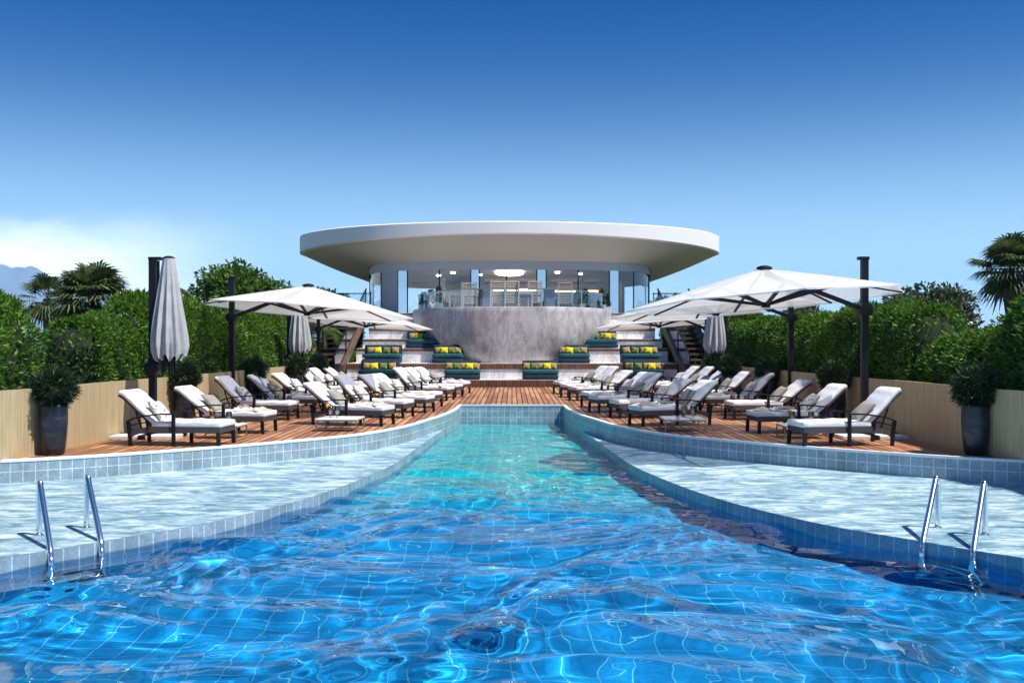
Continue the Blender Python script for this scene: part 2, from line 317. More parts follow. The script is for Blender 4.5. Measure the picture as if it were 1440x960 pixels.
# ------------------------------------------------------------------ mesh helpers
class MB:
    def __init__(s): s.v = []; s.f = []; s.uv = []
    def add(s, vs, fs, uvs=None):
        o = len(s.v); s.v += [tuple(map(float, p)) for p in vs]
        for i, f in enumerate(fs):
            s.f.append([o + k for k in f]); s.uv.append(uvs[i] if uvs else None)
        return s
    def box(s, c, d, rot=None):
        x, y, z = d[0] / 2, d[1] / 2, d[2] / 2
        vs = [Vector((a * x, b * y, e * z)) for a in (-1, 1) for b in (-1, 1) for e in (-1, 1)]
        if rot is not None: vs = [rot @ v for v in vs]
        vs = [v + Vector(c) for v in vs]
        return s.add(vs, [(0, 1, 3, 2), (4, 6, 7, 5), (0, 4, 5, 1), (2, 3, 7, 6), (0, 2, 6, 4), (1, 5, 7, 3)])
    def bar(s, a, b, w, h=None, up=(0, 0, 1)):
        a = Vector(a); b = Vector(b); h = h or w
        d = (b - a); L = d.length; d.normalize(); u = Vector(up)
        if abs(d.dot(u)) > .98: u = Vector((1, 0, 0))
        sd = d.cross(u).normalized(); u = sd.cross(d)
        vs = [p + sd * (i * w / 2) + u * (j * h / 2) for p in (a, b) for i, j in ((-1, -1), (1, -1), (1, 1), (-1, 1))]
        return s.add(vs, [(0, 3, 2, 1), (4, 5, 6, 7), (0, 1, 5, 4), (1, 2, 6, 5), (2, 3, 7, 6), (3, 0, 4, 7)])
    def path_bar(s, pts, w, h, side=(0, 1, 0)):
        """rectangular section swept along a path lying in a plane whose normal is side"""
        P = [Vector(p) for p in pts]; sd = Vector(side); vs = []; n = len(P)
        for i, p in enumerate(P):
            d = (P[min(i + 1, n - 1)] - P[max(i - 1, 0)]).normalized(); u = sd.cross(d).normalized()
            for a, b in ((-1, -1), (1, -1), (1, 1), (-1, 1)): vs.append(p + sd * (a * w / 2) + u * (b * h / 2))
        fs = [(0, 1, 2, 3), tuple(4 * (n - 1) + k for k in (3, 2, 1, 0))]
        for i in range(n - 1):
            for k in range(4): fs.append((4 * i + k, 4 * i + 4 + k, 4 * i + 4 + (k + 1) % 4, 4 * i + (k + 1) % 4))
        return s.add(vs, fs)
    def tube(s, pts, r, n=10, cap=True):
        P = [Vector(p) for p in pts]; m = len(P); vs = []; ref = None
        for i, p in enumerate(P):
            d = (P[min(i + 1, m - 1)] - P[max(i - 1, 0)]).normalized()
            if ref is None: ref = Vector((0, 0, 1)) if abs(d.z) < .9 else Vector((1, 0, 0))
            a = (ref - d * ref.dot(d)).normalized(); b = d.cross(a); ref = a
            rr = r[i] if isinstance(r, (list, tuple)) else r
            for k in range(n): vs.append(p + (a * math.cos(TAU * k / n) + b * math.sin(TAU * k / n)) * rr)
        fs = [(i * n + k, i * n + (k + 1) % n, (i + 1) * n + (k + 1) % n, (i + 1) * n + k) for i in range(m - 1) for k in range(n)]
        if cap: fs += [tuple(range(n))[::-1], tuple((m - 1) * n + k for k in range(n))]
        return s.add(vs, fs)
    def lathe(s, prof, n=24, c=(0, 0, 0), fn=None, cap=True):
        vs = []
        for (r, z) in prof:
            for k in range(n):
                t = TAU * k / n; q = r * (fn(t, z) if fn else 1)
                vs.append((c[0] + q * math.cos(t), c[1] + q * math.sin(t), c[2] + z))
        m = len(prof)
        fs = [(i * n + k, i * n + (k + 1) % n, (i + 1) * n + (k + 1) % n, (i + 1) * n + k) for i in range(m - 1) for k in range(n)]
        if cap: fs += [tuple(range(n))[::-1], tuple((m - 1) * n + k for k in range(n))]
        return s.add(vs, fs)
    def rbox(s, c, d, r, seg=5, fn=None, rot=None):
        """rounded box, optionally displaced by fn(Vector)->Vector in local space"""
        h = Vector(d) / 2; vs = []; fs = []; idx = {}
        lin = [-1 + 2 * i / seg for i in range(seg + 1)]
        def vid(p):
            k = tuple(round(q, 5) for q in p)
            if k not in idx:
                idx[k] = len(vs)
                q = []
                nn = Vector(p)
                full = Vector([math.copysign(1 - (1 - abs(a)) ** 1.0, a) * hh for a, hh in zip(p, h)])
                core = Vector([max(-hh + r, min(hh - r, a)) for a, hh in zip(full, h)])
                dd = full - core
                if dd.length > 1e-9: dd = dd.normalized() * r
                v = core + dd
                if fn: v = fn(v)
                if rot is not None: v = rot @ v
                vs.append(v + Vector(c))
            return idx[k]
        g = [-1] + [-1 + 2 * i / seg for i in range(1, seg)] + [1]
        # finer parameters near the edges
        g = sorted(set([-1, -.97, 1, .97] + g))
        for ax in range(3):
            for sg in (-1, 1):
                for i in range(len(g) - 1):
                    for j in range(len(g) - 1):
                        q = []
                        for (a, b) in ((g[i], g[j]), (g[i + 1], g[j]), (g[i + 1], g[j + 1]), (g[i], g[j + 1])):
                            p = [0, 0, 0]; p[ax] = sg; p[(ax + 1) % 3] = a; p[(ax + 2) % 3] = b; q.append(vid(p))
                        if sg < 0: q.reverse()
                        fs.append(q)
        return s.add(vs, fs)
    def build(s, name, mat, parent=None, smooth=False, angle=None):
        me = bpy.data.meshes.new(name); me.from_pydata(s.v, [], s.f)
        if any(u is not None for u in s.uv):
            uvl = me.uv_layers.new(name='UVMap'); k = 0
            for f, u in zip(s.f, s.uv):
                for i in range(len(f)):
                    uvl.data[k].uv = u[i] if u else (0, 0); k += 1
        me.materials.append(mat if not isinstance(mat, str) else M[mat])
        if smooth: me.shade_smooth()
        if angle: me.set_sharp_from_angle(angle=R(angle))
        o = bpy.data.objects.new(name, me); COL.objects.link(o)
        if parent is not None: o.parent = parent
        return o

def np_obj(name, v, f, mat, parent=None, smooth=False, mats=None, midx=None):
    me = bpy.data.meshes.new(name)
    nv, nf, k = len(v), len(f), f.shape[1]
    me.vertices.add(nv); me.vertices.foreach_set('co', np.asarray(v, np.float32).ravel())
    me.loops.add(nf * k); me.loops.foreach_set('vertex_index', np.asarray(f, np.int32).ravel())
    me.polygons.add(nf); me.polygons.foreach_set('loop_start', np.arange(nf, dtype=np.int32) * k)
    me.polygons.foreach_set('loop_total', np.full(nf, k, np.int32))
    for m_ in (mats or [mat]): me.materials.append(M[m_])
    if midx is not None: me.polygons.foreach_set('material_index', np.asarray(midx, np.int32))
    me.update(calc_edges=True); me.validate()
    if smooth: me.shade_smooth()
    o = bpy.data.objects.new(name, me); COL.objects.link(o)
    if parent is not None: o.parent = parent
    return o

def empty(name, loc=(0, 0, 0), rz=0.):
    o = bpy.data.objects.new(name, None); o.empty_display_size = .1; COL.objects.link(o)
    o.location = loc; o.rotation_euler = (0, 0, rz); return o

def tag(o, label, cat, group=None, kind=None):
    o['label'] = label; o['category'] = cat
    if group: o['group'] = group
    if kind: o['kind'] = kind
    return o

def structure(o): o['kind'] = 'structure'; return o

KIDS = {}
def copy_tree(o, parent=None):
    c = o.copy(); COL.objects.link(c); c.parent = parent
    for ch in [q for q in bpy.data.objects if q.parent == o]: copy_tree(ch, c)
    return c

def place(proto, used, loc, rz=0., scale=1.):
    if not used.get(proto.name): o = proto; used[proto.name] = True
    else: o = copy_tree(proto)
    o.location = loc; o.rotation_euler = (0, 0, rz); o.scale = (scale,) * 3
    return o
USED = {}
ORD = ['first', 'second', 'third', 'fourth', 'fifth', 'sixth', 'seventh', 'eighth', 'ninth', 'tenth']

def catmull(pts, n=10):
    P = [np.array(p, float) for p in pts]; P = [2 * P[0] - P[1]] + P + [2 * P[-1] - P[-2]]; out = []
    for i in range(1, len(P) - 2):
        for k in range(n):
            t = k / n; a, b, c, d = P[i - 1:i + 3]
            out.append(.5 * ((2 * b) + (c - a) * t + (2 * a - 5 * b + 4 * c - d) * t * t + (3 * b - a - 3 * c + d) * t ** 3))
    out.append(P[-2]); return np.array(out)

# ------------------------------------------------------------------ plan curves (X half-width against distance Y)
COPE = catmull([(1.25, 24.4), (1.28, 22.9), (1.42, 21.3), (1.63, 20.0), (1.95, 18.3), (2.52, 16.8), (3.37, 15.7), (4.3, 14.75), (5.6, 13.65), (6.7, 13.0), (8.6, 12.2), (12.5, 11.2)], 8)
COPE = COPE[np.argsort(-COPE[:, 1])]
SHELF = catmull([(1.46, 20.75), (1.58, 18.8), (1.70, 16.6), (1.87, 14.5), (2.38, 12.0), (3.08, 10.3), (3.72, 9.4), (4.4, 8.57), (5.6, 7.4), (7.4, 6.0), (9.0, 4.2), (9.8, 1.0), (9.9, -4.)], 8)
FENCE = np.array([(6.95, 12.1), (6.68, 13.0), (6.50, 14.1), (6.42, 16.1), (6.10, 19.5), (5.80, 27.6)])
def xc(y): return np.interp(y, COPE[::-1, 1], COPE[::-1, 0])
def xs(y):
    a = SHELF[np.argsort(SHELF[:, 1])]; return np.interp(y, a[:, 1], a[:, 0])
def xf(y): return np.interp(y, FENCE[:, 1], FENCE[:, 0])
WATER_Z, SHELF_Z = -.42, -.30

# ------------------------------------------------------------------ the setting
def wall_strip(mb, pts, z0, z1, u0=0.):
    u = u0
    for (x0, y0), (x1, y1) in zip(pts[:-1], pts[1:]):
        L = math.hypot(x1 - x0, y1 - y0)
        mb.add([(x0, y0, z0), (x1, y1, z0), (x1, y1, z1), (x0, y0, z1)], [(0, 1, 2, 3)], [[(u, z0), (u + L, z0), (u + L, z1), (u, z1)]]); u += L
    return u

# ground with an opening for the pool court
mb = MB(); B = 4000.
h = (-13, -13, 13, 46)
for (a, b, c, d) in ((-B, -B, h[0], B), (h[2], -B, B, B), (h[0], -B, h[2], h[1]), (h[0], h[3], h[2], B)):
    mb.add([(a, b, -.03), (c, b, -.03), (c, d, -.03), (a, d, -.03)], [(0, 1, 2, 3)])
M['ground'] = plain('garden_ground', (.09, .11, .05), .95, 0, .4, .3, .3, 3.)
structure(mb.build('ground', 'ground'))

ysd = sorted(set([float(y) for y in COPE[:, 1] if y >= 12.4] + list(np.arange(12.5, 34.2, .5))))
dk = MB()
for a, b in zip(ysd[:-1], ysd[1:]):
    for sg in (-1, 1):
        def xi(y): return float(xc(y)) if y <= 24.4 - 1e-6 else 0.
        ia, ib = (xi(a), xi(b)) if b <= 24.4 + 1e-6 else (0., 0.)
        if b <= 24.4 + 1e-6 and b >= 24.4 - 1e-6: ib = 1.25
        oa, ob = max(ia, float(xf(a)) if a < 27.6 else 7.6), max(ib, float(xf(b)) if b < 27.6 else 7.6)
        if oa - ia < 1e-3 and ob - ib < 1e-3: continue
        q = [(sg * ia, a, 0), (sg * oa, a, 0), (sg * ob, b, 0), (sg * ib, b, 0)]
        dk.add(q, [(0, 1, 2, 3) if sg > 0 else (3, 2, 1, 0)])
structure(dk.build('deck_floor', 'deck'))
sl = MB()
for sg in (-1, 1):
    pts = [(float(x), float(y)) for x, y in COPE]
    for (x0, y0), (x1, y1) in zip(pts[:-1], pts[1:]):
        q = [(sg * x0, y0, -.014), (sg * x1, y1, -.014), (sg * 13, y1, -.014), (sg * 13, y0, -.014)]; sl.add(q, [(0, 1, 2, 3) if sg > 0 else (3, 2, 1, 0)])
sl.add([(-13, 24.4, -.014), (13, 24.4, -.014), (13, 46, -.014), (-13, 46, -.014)], [(0, 1, 2, 3)])
structure(sl.build('soil_ground', 'soil'))

# low tiled wall round the pool (deck edge) and its coping
cw = MB(); ring = [(-x, y) for x, y in COPE[::-1]] + [(x, y) for x, y in COPE]
ring = [(float(a), float(b)) for a, b in ring]
wall_strip(cw, ring[::-1], -2.6, -.004)
o = tag(cw.build('tiled_wall', 'wall_tile'), 'low blue grey square tiled wall curving round the pool under the deck', 'wall')
o.cycles.is_caustics_receiver = True
cp = MB(); n = len(ring)
P = np.array(ring); T = np.gradient(P, axis=0); T /= np.linalg.norm(T, axis=1)[:, None]; NRM = np.stack([-T[:, 1], T[:, 0]], 1)  # outward (to the deck)
inn = P - NRM * .008; outr = P + NRM * .075
vs = []
for a, b in zip(inn, outr): vs += [(a[0], a[1], -.022), (a[0], a[1], .014), (b[0], b[1], .014), (b[0], b[1], -.022)]
fs = []
for i in range(n - 1):
    for k in range(4): fs.append((4 * i + k, 4 * i + (k + 1) % 4, 4 * i + 4 + (k + 1) % 4, 4 * i + 4 + k))
cp.add(vs, fs); cb = cp.build('coping', 'coping', o)

# shelves
for sg, side in ((-1, 'left'), (1, 'right')):
    sh = MB(); ys = sorted(set([float(y) for y in SHELF[:, 1]] + [float(y) for y in COPE[:, 1] if y < 20.75] + [20.75]))
    for a, b in zip(ys[:-1], ys[1:]):
        xo = lambda y: float(xc(y)) + .01 if y >= 11.2 else 13.
        q = [(sg * float(xs(a)), a, SHELF_Z), (sg * max(xo(a), float(xs(a))), a, SHELF_Z), (sg * max(xo(b), float(xs(b))), b, SHELF_Z), (sg * float(xs(b)), b, SHELF_Z)]
        sh.add(q, [(0, 1, 2, 3) if sg > 0 else (3, 2, 1, 0)])
    structure(sh.build('shelf_floor', 'shelf'))
    sw = MB(); pts = [(sg * float(x), float(y)) for x, y in SHELF]
    if sg > 0: pts = pts[::-1]
    wall_strip(sw, pts, -.44, SHELF_Z - .003); bw = MB(); wall_strip(bw, pts, -2.6, -.44); bo = structure(bw.build('pool_basin_wall', 'basin_tile')); bo.cycles.is_caustics_receiver = True
    ob = structure(sw.build('pool_edge_wall', 'wall_tile')); ob.cycles.is_caustics_receiver = True
# pool floor: deep near end rising gently to the shallow far end
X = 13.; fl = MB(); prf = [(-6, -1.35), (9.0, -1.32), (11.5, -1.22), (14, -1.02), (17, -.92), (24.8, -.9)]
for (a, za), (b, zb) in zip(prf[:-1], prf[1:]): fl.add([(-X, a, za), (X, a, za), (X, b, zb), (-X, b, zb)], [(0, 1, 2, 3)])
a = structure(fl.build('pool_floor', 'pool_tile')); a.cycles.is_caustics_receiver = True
fl = MB(); wall_strip(fl, [(-X, -4.0), (X, -4.0)], -2.6, .0); structure(fl.build('pool_end_wall', 'wall_tile'))

# water
rng = np.random.default_rng(11)
def wave(Xa, Ya):
    wx = Xa + .28 * np.sin(.9 * Ya + .7 * Xa) + .22 * np.sin(1.7 * Xa - 1.1 * Ya + 2.)
    wy = Ya + .30 * np.sin(1.1 * Xa - .5 * Ya + 1.) + .2 * np.sin(2.1 * Ya + .8 * Xa)
    def field(k, l0, l1, pw):
        Z = np.zeros_like(Xa); t = 0
        for i in range(k):
            lam = l0 * (l1 / l0) ** rng.random(); ang = rng.uniform(0, math.pi); ph = rng.uniform(0, TAU); w_ = lam ** pw
            Z += w_ * np.sin(TAU / lam * (wx * math.cos(ang) + 1.15 * wy * math.sin(ang)) + ph); t += w_ * w_ / 2
        return Z / math.sqrt(t)
    n1 = field(26, .95, 2.4, .8); n2 = field(20, .5, 1.1, 1.)
    dome = np.sqrt(n1 ** 2 + .12); dome2 = np.sqrt(n2 ** 2 + .2)
    return .0165 * (dome - .8) + .0125 * field(18, 1.0, 2.6, 1.) + .0062 * (dome2 - .8) + .0022 * field(16, .22, .5, 1.)
ny, nx = 620, 300
yy = -3.9 + (24.4 + 3.9) * np.linspace(0, 1, ny); u = np.linspace(-1, 1, nx)
W = np.where(yy < 20.75, xs(yy), xc(yy))
XX = W[:, None] * u[None, :]; YY = np.repeat(yy[:, None], nx, 1)
amp = np.interp(yy, [0, 9, 14, 24.4], [1., 1., .62, .34])[:, None]
ZZ = WATER_Z + wave(XX, YY) * amp
idx = np.arange(nx * ny).reshape(ny, nx)
ff = np.stack([idx[:-1, :-1], idx[:-1, 1:], idx[1:, 1:], idx[1:, :-1]], -1).reshape(-1, 4)
wt = structure(np_obj('pool_water', np.stack([XX, YY, ZZ], -1).reshape(-1, 3), ff, 'water', smooth=True))
wt.cycles.is_caustics_caster = True

# fences
for sg, side in ((-1, 'left'), (1, 'right')):
    fm = MB(); pts = catmull(FENCE, 4); u = 0.; hh = .915; t = .06
    pts = [(sg * float(x), float(y)) for x, y in pts]
    uu = [0.]
    for p, q in zip(pts[:-1], pts[1:]): uu.append(uu[-1] + math.hypot(q[0] - p[0], q[1] - p[1]))
    for off, fl_ in ((0, sg > 0), (sg * t, sg < 0)):
        for i in range(len(pts) - 1):
            (x0, y0), (x1, y1) = pts[i], pts[i + 1]
            q = [(x0 + off, y0, -.01), (x1 + off, y1, -.01), (x1 + off, y1, hh), (x0 + off, y0, hh)]; uvq = [(uu[i], 0), (uu[i + 1], 0), (uu[i + 1], hh), (uu[i], hh)]
            fm.add(q, [(0, 1, 2, 3)], [uvq])
    for i in range(len(pts) - 1):
        (x0, y0), (x1, y1) = pts[i], pts[i + 1]
        fm.add([(x0, y0, hh), (x1, y1, hh), (x1 + sg * t, y1, hh), (x0 + sg * t, y0, hh)], [(0, 1, 2, 3)], [[(uu[i], 0), (uu[i + 1], 0), (uu[i + 1], .05), (uu[i], .05)]])
    x1, y1 = pts[-1]; fm.add([(x1, y1, -.01), (x1 + sg * t, y1, -.01), (x1 + sg * t, y1, hh), (x1, y1, hh)], [(0, 1, 2, 3)], [[(0, 0), (t, 0), (t, hh), (0, hh)]])
    fr = fm.build('board_fence', 'fence')
    tag(fr, 'low tan vertical board fence below the hedge, %s' % ('sunlit, left of the pool' if sg < 0 else 'shaded, right of the pool'), 'fence', 'board fences beside the deck')

# ------------------------------------------------------------------ foliage
def leaf_quads(c, nrm, L, Wd, rng, droop=.0, jit=.9):
    """one rhombus leaf at each point c, pointing roughly along nrm with jitter"""
    k = len(c)
    d = nrm + rng.normal(0, jit, (k, 3)); d[:, 2] -= droop; d /= np.linalg.norm(d, axis=1)[:, None] + 1e-9
    r = rng.normal(0, 1, (k, 3)); sd = np.cross(d, r); sd /= np.linalg.norm(sd, axis=1)[:, None] + 1e-9
    l = (L * rng.uniform(.65, 1.3, k))[:, None]; w = (Wd * rng.uniform(.7, 1.25, k))[:, None]
    up = np.cross(sd, d)
    a = c; b = c + d * l * .45 + sd * w * .5 + up * l * .06; e = c + d * l; f = c + d * l * .45 - sd * w * .5 + up * l * .06
    v = np.stack([a, b, e, f], 1).reshape(-1, 3)
    return v, np.arange(4 * k).reshape(k, 4)

def superell(rng, k, e=.55):
    u = rng.normal(0, 1, (k, 3)); u /= np.linalg.norm(u, axis=1)[:, None]
    return np.sign(u) * np.abs(u) ** e, u

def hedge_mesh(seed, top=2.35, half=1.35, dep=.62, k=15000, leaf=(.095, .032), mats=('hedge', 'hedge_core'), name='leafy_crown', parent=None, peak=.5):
    rng = np.random.default_rng(seed)
    def shape(p):   # unit superellipsoid -> shrub
        q = p.copy(); q = q * np.array([dep, half, top / 2]); q[:, 2] += top / 2
        t = np.clip(p[:, 2], 0, 1); sc = 1 - peak * t ** 2 * .55
        q[:, 1] *= sc; q[:, 0] *= 1 - .35 * t ** 2
        lump = .09 * np.sin(5.1 * q[:, 1] + seed) + .07 * np.sin(7.3 * q[:, 2] + 2 * seed) + .05 * np.sin(11 * q[:, 1] - 6 * q[:, 2])
        q[:, :2] *= (1 + lump[:, None] * .8); q[:, 2] += lump * .55 * np.clip(p[:, 2], 0, 1)
        return q
    p_ = rng.uniform(-1, 1, (k, 3)); ax = rng.choice(3, k, p=[.60, .12, .28]); p_[np.arange(k), ax] = np.where((rng.random(k) < .5) & (ax != 2), -1, 1)
    s = p_ / (np.abs(p_) ** 3.6).sum(1)[:, None] ** (1 / 3.6); u = np.sign(s) * np.abs(s) ** 2.6; u /= np.linalg.norm(u, axis=1)[:, None]; c = shape(s); ok = c[:, 2] > .35; c = c[ok]; u = u[ok]
    c -= u * rng.uniform(0, .16, len(c))[:, None] * np.array([1, 1, .8])
    u2 = u + np.array([0, 0, .55])
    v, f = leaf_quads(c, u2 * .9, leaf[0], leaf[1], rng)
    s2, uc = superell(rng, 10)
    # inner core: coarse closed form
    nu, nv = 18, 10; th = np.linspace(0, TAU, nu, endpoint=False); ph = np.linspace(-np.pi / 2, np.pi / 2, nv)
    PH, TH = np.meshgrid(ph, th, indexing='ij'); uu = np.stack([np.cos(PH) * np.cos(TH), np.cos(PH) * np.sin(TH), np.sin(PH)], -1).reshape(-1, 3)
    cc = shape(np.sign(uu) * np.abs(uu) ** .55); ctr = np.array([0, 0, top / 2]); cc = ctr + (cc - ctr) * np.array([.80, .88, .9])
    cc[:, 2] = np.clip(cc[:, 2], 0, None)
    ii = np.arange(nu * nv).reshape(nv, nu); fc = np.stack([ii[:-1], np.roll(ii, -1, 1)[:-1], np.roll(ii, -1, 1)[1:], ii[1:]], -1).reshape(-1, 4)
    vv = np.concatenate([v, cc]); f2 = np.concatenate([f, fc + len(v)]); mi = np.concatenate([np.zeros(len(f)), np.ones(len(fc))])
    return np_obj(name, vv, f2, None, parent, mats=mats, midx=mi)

hedge_protos = []
for i in range(4):
    r_ = empty('hedge_shrub'); hedge_mesh(20 + i, parent=r_)
    tm = MB()
    tm.tube([(0, 0, 0), (.03, 0, .5), (-.04, .05, 1.3)], [.06, .045, .025], 8)
    tm.build('trunk', 'bark', r_)
    hedge_protos.append(r_)
HL = [(11.9, 2.30, 1.1), (13.6, 2.30, .92), (17.1, 2.05, .85), (18.75, 2.42, 1.0), (20.9, 2.40, 1.0), (23.0, 2.3, 1.0), (25.2, 2.35, 1.), (27.4, 2.3, 1.), (29.6, 2.25, 1.), (32.2, 2.4, 1.1), (35.0, 2.7, 1.1), (38.5, 3.0, 1.3), (42, 3.1, 1.4)]
HR = [(11.7, 2.42, 1.1), (13.5, 2.36, 1.0), (15.6, 1.72, .9), (17.7, 2.28, 1.0), (19.8, 2.25, 1.), (21.9, 2.15, 1.), (24.1, 2.2, 1.), (26.3, 2.2, 1.), (28.6, 2.1, 1.), (32.0, 2.3, 1.1), (35.0, 2.7, 1.2), (38.5, 3.0, 1.3), (42, 3.1, 1.4)]
for sg, lst, side in ((-1, HL, 'left'), (1, HR, 'right')):
    for i, (y, tp, w) in enumerate(lst):
        pr = hedge_protos[(i * 3 + (sg > 0)) % 4]
        o = place(pr, USED, (sg * (float(xf(min(y, 27.6))) + (1.0 if y < 13 else .86 if y < 31 else 2.45)), y, -.02), R(random.choice((0, 180))))
        o.scale = (1, w, tp / 2.35)
        w_ = 'behind the %s fence' % side if y < 28 else 'past the end of the %s fence' % side
        tag(o, 'green hedge shrub %s, %s from the camera' % (w_, ORD[i] if i < 10 else ('eleventh', 'twelfth', 'thirteenth', 'last')[i - 10]), 'hedge shrub', 'hedge shrubs along the fences')

for sg, side in ((-1, 'left'), (1, 'right')):
    for j, (x, y, hx, w_, tp, lab) in enumerate(((6.55, 38.6, .75, .85, 1.55, 'low leafy shrub under the %s staircase'), (7.9, 46.5, 1.3, 1.2, 3.4, 'tall leafy shrub beyond the top of the %s staircase'), (9.6, 45.5, 1.6, 1.4, 3.2, 'broad leafy shrub farthest out behind the %s staircase'))):
        o = place(hedge_protos[j], USED, (sg * x, y, -.03)); o.scale = (hx, w_, tp / 2.35); tag(o, lab % side, 'shrub', 'shrubs around the staircases')

def tree(name, loc, hgt, cr, k, leafmat, label, cat='tree', seed=1, leaf=(.13, .07), trunk_r=.12, group=None, squash=.8):
    rng = np.random.default_rng(seed); root = empty(name, loc)
    tag(root, label, cat, group)
    cz = hgt - cr * squash
    tm = MB(); tm.tube([(0, 0, -.05), (.05, .02, cz * .35), (-.04, .03, cz * .7), (.02, 0, cz)], [trunk_r, trunk_r * .8, trunk_r * .65, trunk_r * .4], 10)
    cl = []
    for i in range(26):
        u = rng.normal(0, 1, 3); u /= np.linalg.norm(u); u[2] = abs(u[2]) * 1.1 - .35
        p = u * cr * rng.uniform(.45, .85) * np.array([1, 1, squash]) + np.array([0, 0, cz])
        cl.append((p, cr * rng.uniform(.22, .42)))
        b0 = np.array([0, 0, cz * rng.uniform(.55, .95)]); mid = (b0 + p) / 2 + rng.normal(0, .05, 3)
        tm.tube([b0, mid, p], [trunk_r * .4, trunk_r * .25, trunk_r * .1], 6)
    tm.build('trunk', 'bark', root, True)
    cs = []; us = []
    for p, r in cl:
        n_ = int(k * (r / cr) ** 2 / 2.6) + 20
        u = rng.normal(0, 1, (n_, 3)); u /= np.linalg.norm(u, axis=1)[:, None]
        cs.append(p + u * r * (rng.uniform(.35, 1.08, n_) ** .6)[:, None] * np.array([1, 1, .75])); us.append(u)
    v, f = leaf_quads(np.concatenate(cs), np.concatenate(us), leaf[0], leaf[1], rng, .2)
    np_obj('crown', v, f, leafmat, root)
    return root
tree('broadleaf_tree', (-8.9, 32, -.03), 4.35, 1.75, 9000, 'tree_leaf', 'bushy bright green tree rising over the left hedge behind the open parasol', seed=3, leaf=(.16, .09))
tree('bronze_tree', (-8.0, 33.5, -.03), 3.45, .75, 1800, 'bronze_leaf', 'small bronze leaved tree beside the bushy green tree, above the parasol top', seed=5, leaf=(.2, .05), squash=1.2)
tree('broadleaf_tree', (9.2, 22, -.03), 2.98, 1.15, 5200, 'grey_leaf', 'grey green glossy leaved tree in the dip of the right hedge', seed=8, leaf=(.12, .06))
tree('broadleaf_tree', (8.5, 28, -.03), 2.75, 1.5, 6000, 'grey_leaf', 'grey green leafy tree behind the right hedge between two parasol poles', seed=9, leaf=(.14, .07))
tree('broadleaf_tree', (9.6, 60, -.03), 4.5, 1.6, 3000, 'tree_leaf', 'small dark green tree top seen just right of the round building', seed=12, leaf=(.25, .14))
tree('broadleaf_tree', (-11.5, 58, -.03), 4.9, 1.7, 3500, 'tree_leaf', 'dark green tree top far behind, left of the round building', seed=13, leaf=(.25, .14))
tree('broadleaf_tree', (-9.3, 52, -.03), 4.2, 1.2, 2500, 'tree_leaf', 'low green tree top between the left parasols and the building', seed=14, leaf=(.22, .12))

def fan_palm(loc, hgt, cr, label, seed, nleaf=46, skirt=True):
    rng = np.random.default_rng(seed); root = empty('fan_palm', loc); tag(root, label, 'palm tree', 'fan palms behind the hedges')
    tm = MB(); tm.tube([(0, 0, -.05), (.04, 0, hgt * .5), (0, .02, hgt)], [.16, .13, .12], 10); tm.build('trunk', 'bark', root, True)
    def fronds(dirs, L, mat, nm, blades=18, droopy=.35):
        V = []; Fc = []; o = 0
        for d in dirs:
            d = np.array(d, float); d /= np.linalg.norm(d); base = np.array([0, 0, hgt]); pet = L * rng.uniform(.42, .6); tip = base + d * pet - np.array([0, 0, .06 * pet])
            sd = np.cross(d, [0, 0, 1.]); sd /= np.linalg.norm(sd) + 1e-9; up = np.cross(sd, d)
            w = .012
            V += [base - sd * w, base + sd * w, tip + sd * w, tip - sd * w]; Fc.append([o, o + 1, o + 2, o + 3]); o += 4
            fl = L * rng.uniform(.5, .7)
            for j in range(blades):
                a = (j / (blades - 1) - .5) * R(215); q = d * math.cos(a) + sd * math.sin(a) + up * .12
                q /= np.linalg.norm(q); l = fl * (.75 + .25 * math.cos(a)) * rng.uniform(.9, 1.1)
                b2 = np.cross(q, up); b2 /= np.linalg.norm(b2); m_ = tip + q * l * .6 - np.array([0, 0, droopy * .12 * l]); e = tip + q * l - np.array([0, 0, droopy * l])
                ww = l * .055
                V += [tip - b2 * ww * .3, tip + b2 * ww * .3, m_ + b2 * ww, m_ - b2 * ww]; Fc.append([o, o + 1, o + 2, o + 3]); o += 4
                V += [m_ - b2 * ww, m_ + b2 * ww, e + b2 * .004, e - b2 * .004]; Fc.append([o, o + 1, o + 2, o + 3]); o += 4
        np_obj(nm, np.array(V), np.array(Fc), mat, root)
    dirs = []
    for i in range(nleaf):
        az = rng.uniform(0, TAU); el = rng.uniform(-.95, 1.35); dirs.append((math.cos(az) * math.cos(el), math.sin(az) * math.cos(el), math.sin(el)))
    fronds(dirs, cr, 'palm_leaf', 'crown')
    if skirt:
        dirs = [(math.cos(a) * .5, math.sin(a) * .5, -1.) for a in rng.uniform(0, TAU, 14)]
        fronds(dirs, cr * .75, 'palm_dead', 'dry_skirt', 10, .5)
    return root
fan_palm((-10.1, 24, -.03), 2.62, 1.0, 'full fan palm above the gap in the left hedge, before the mountain', 2, 84)
fan_palm((-12.6, 27, -.03), 2.75, .8, 'smaller fan palm half hidden by the left hedge near the mountain', 4, 36)
fan_palm((12.0, 24, -.03), 3.36, .92, 'tall fan palm with dry skirt rising over the right hedge', 6, 84)
fan_palm((9.0, 31, -.03), 3.05, .7, 'little fan palm top peeking over the right parasol edge', 9, 24, False)

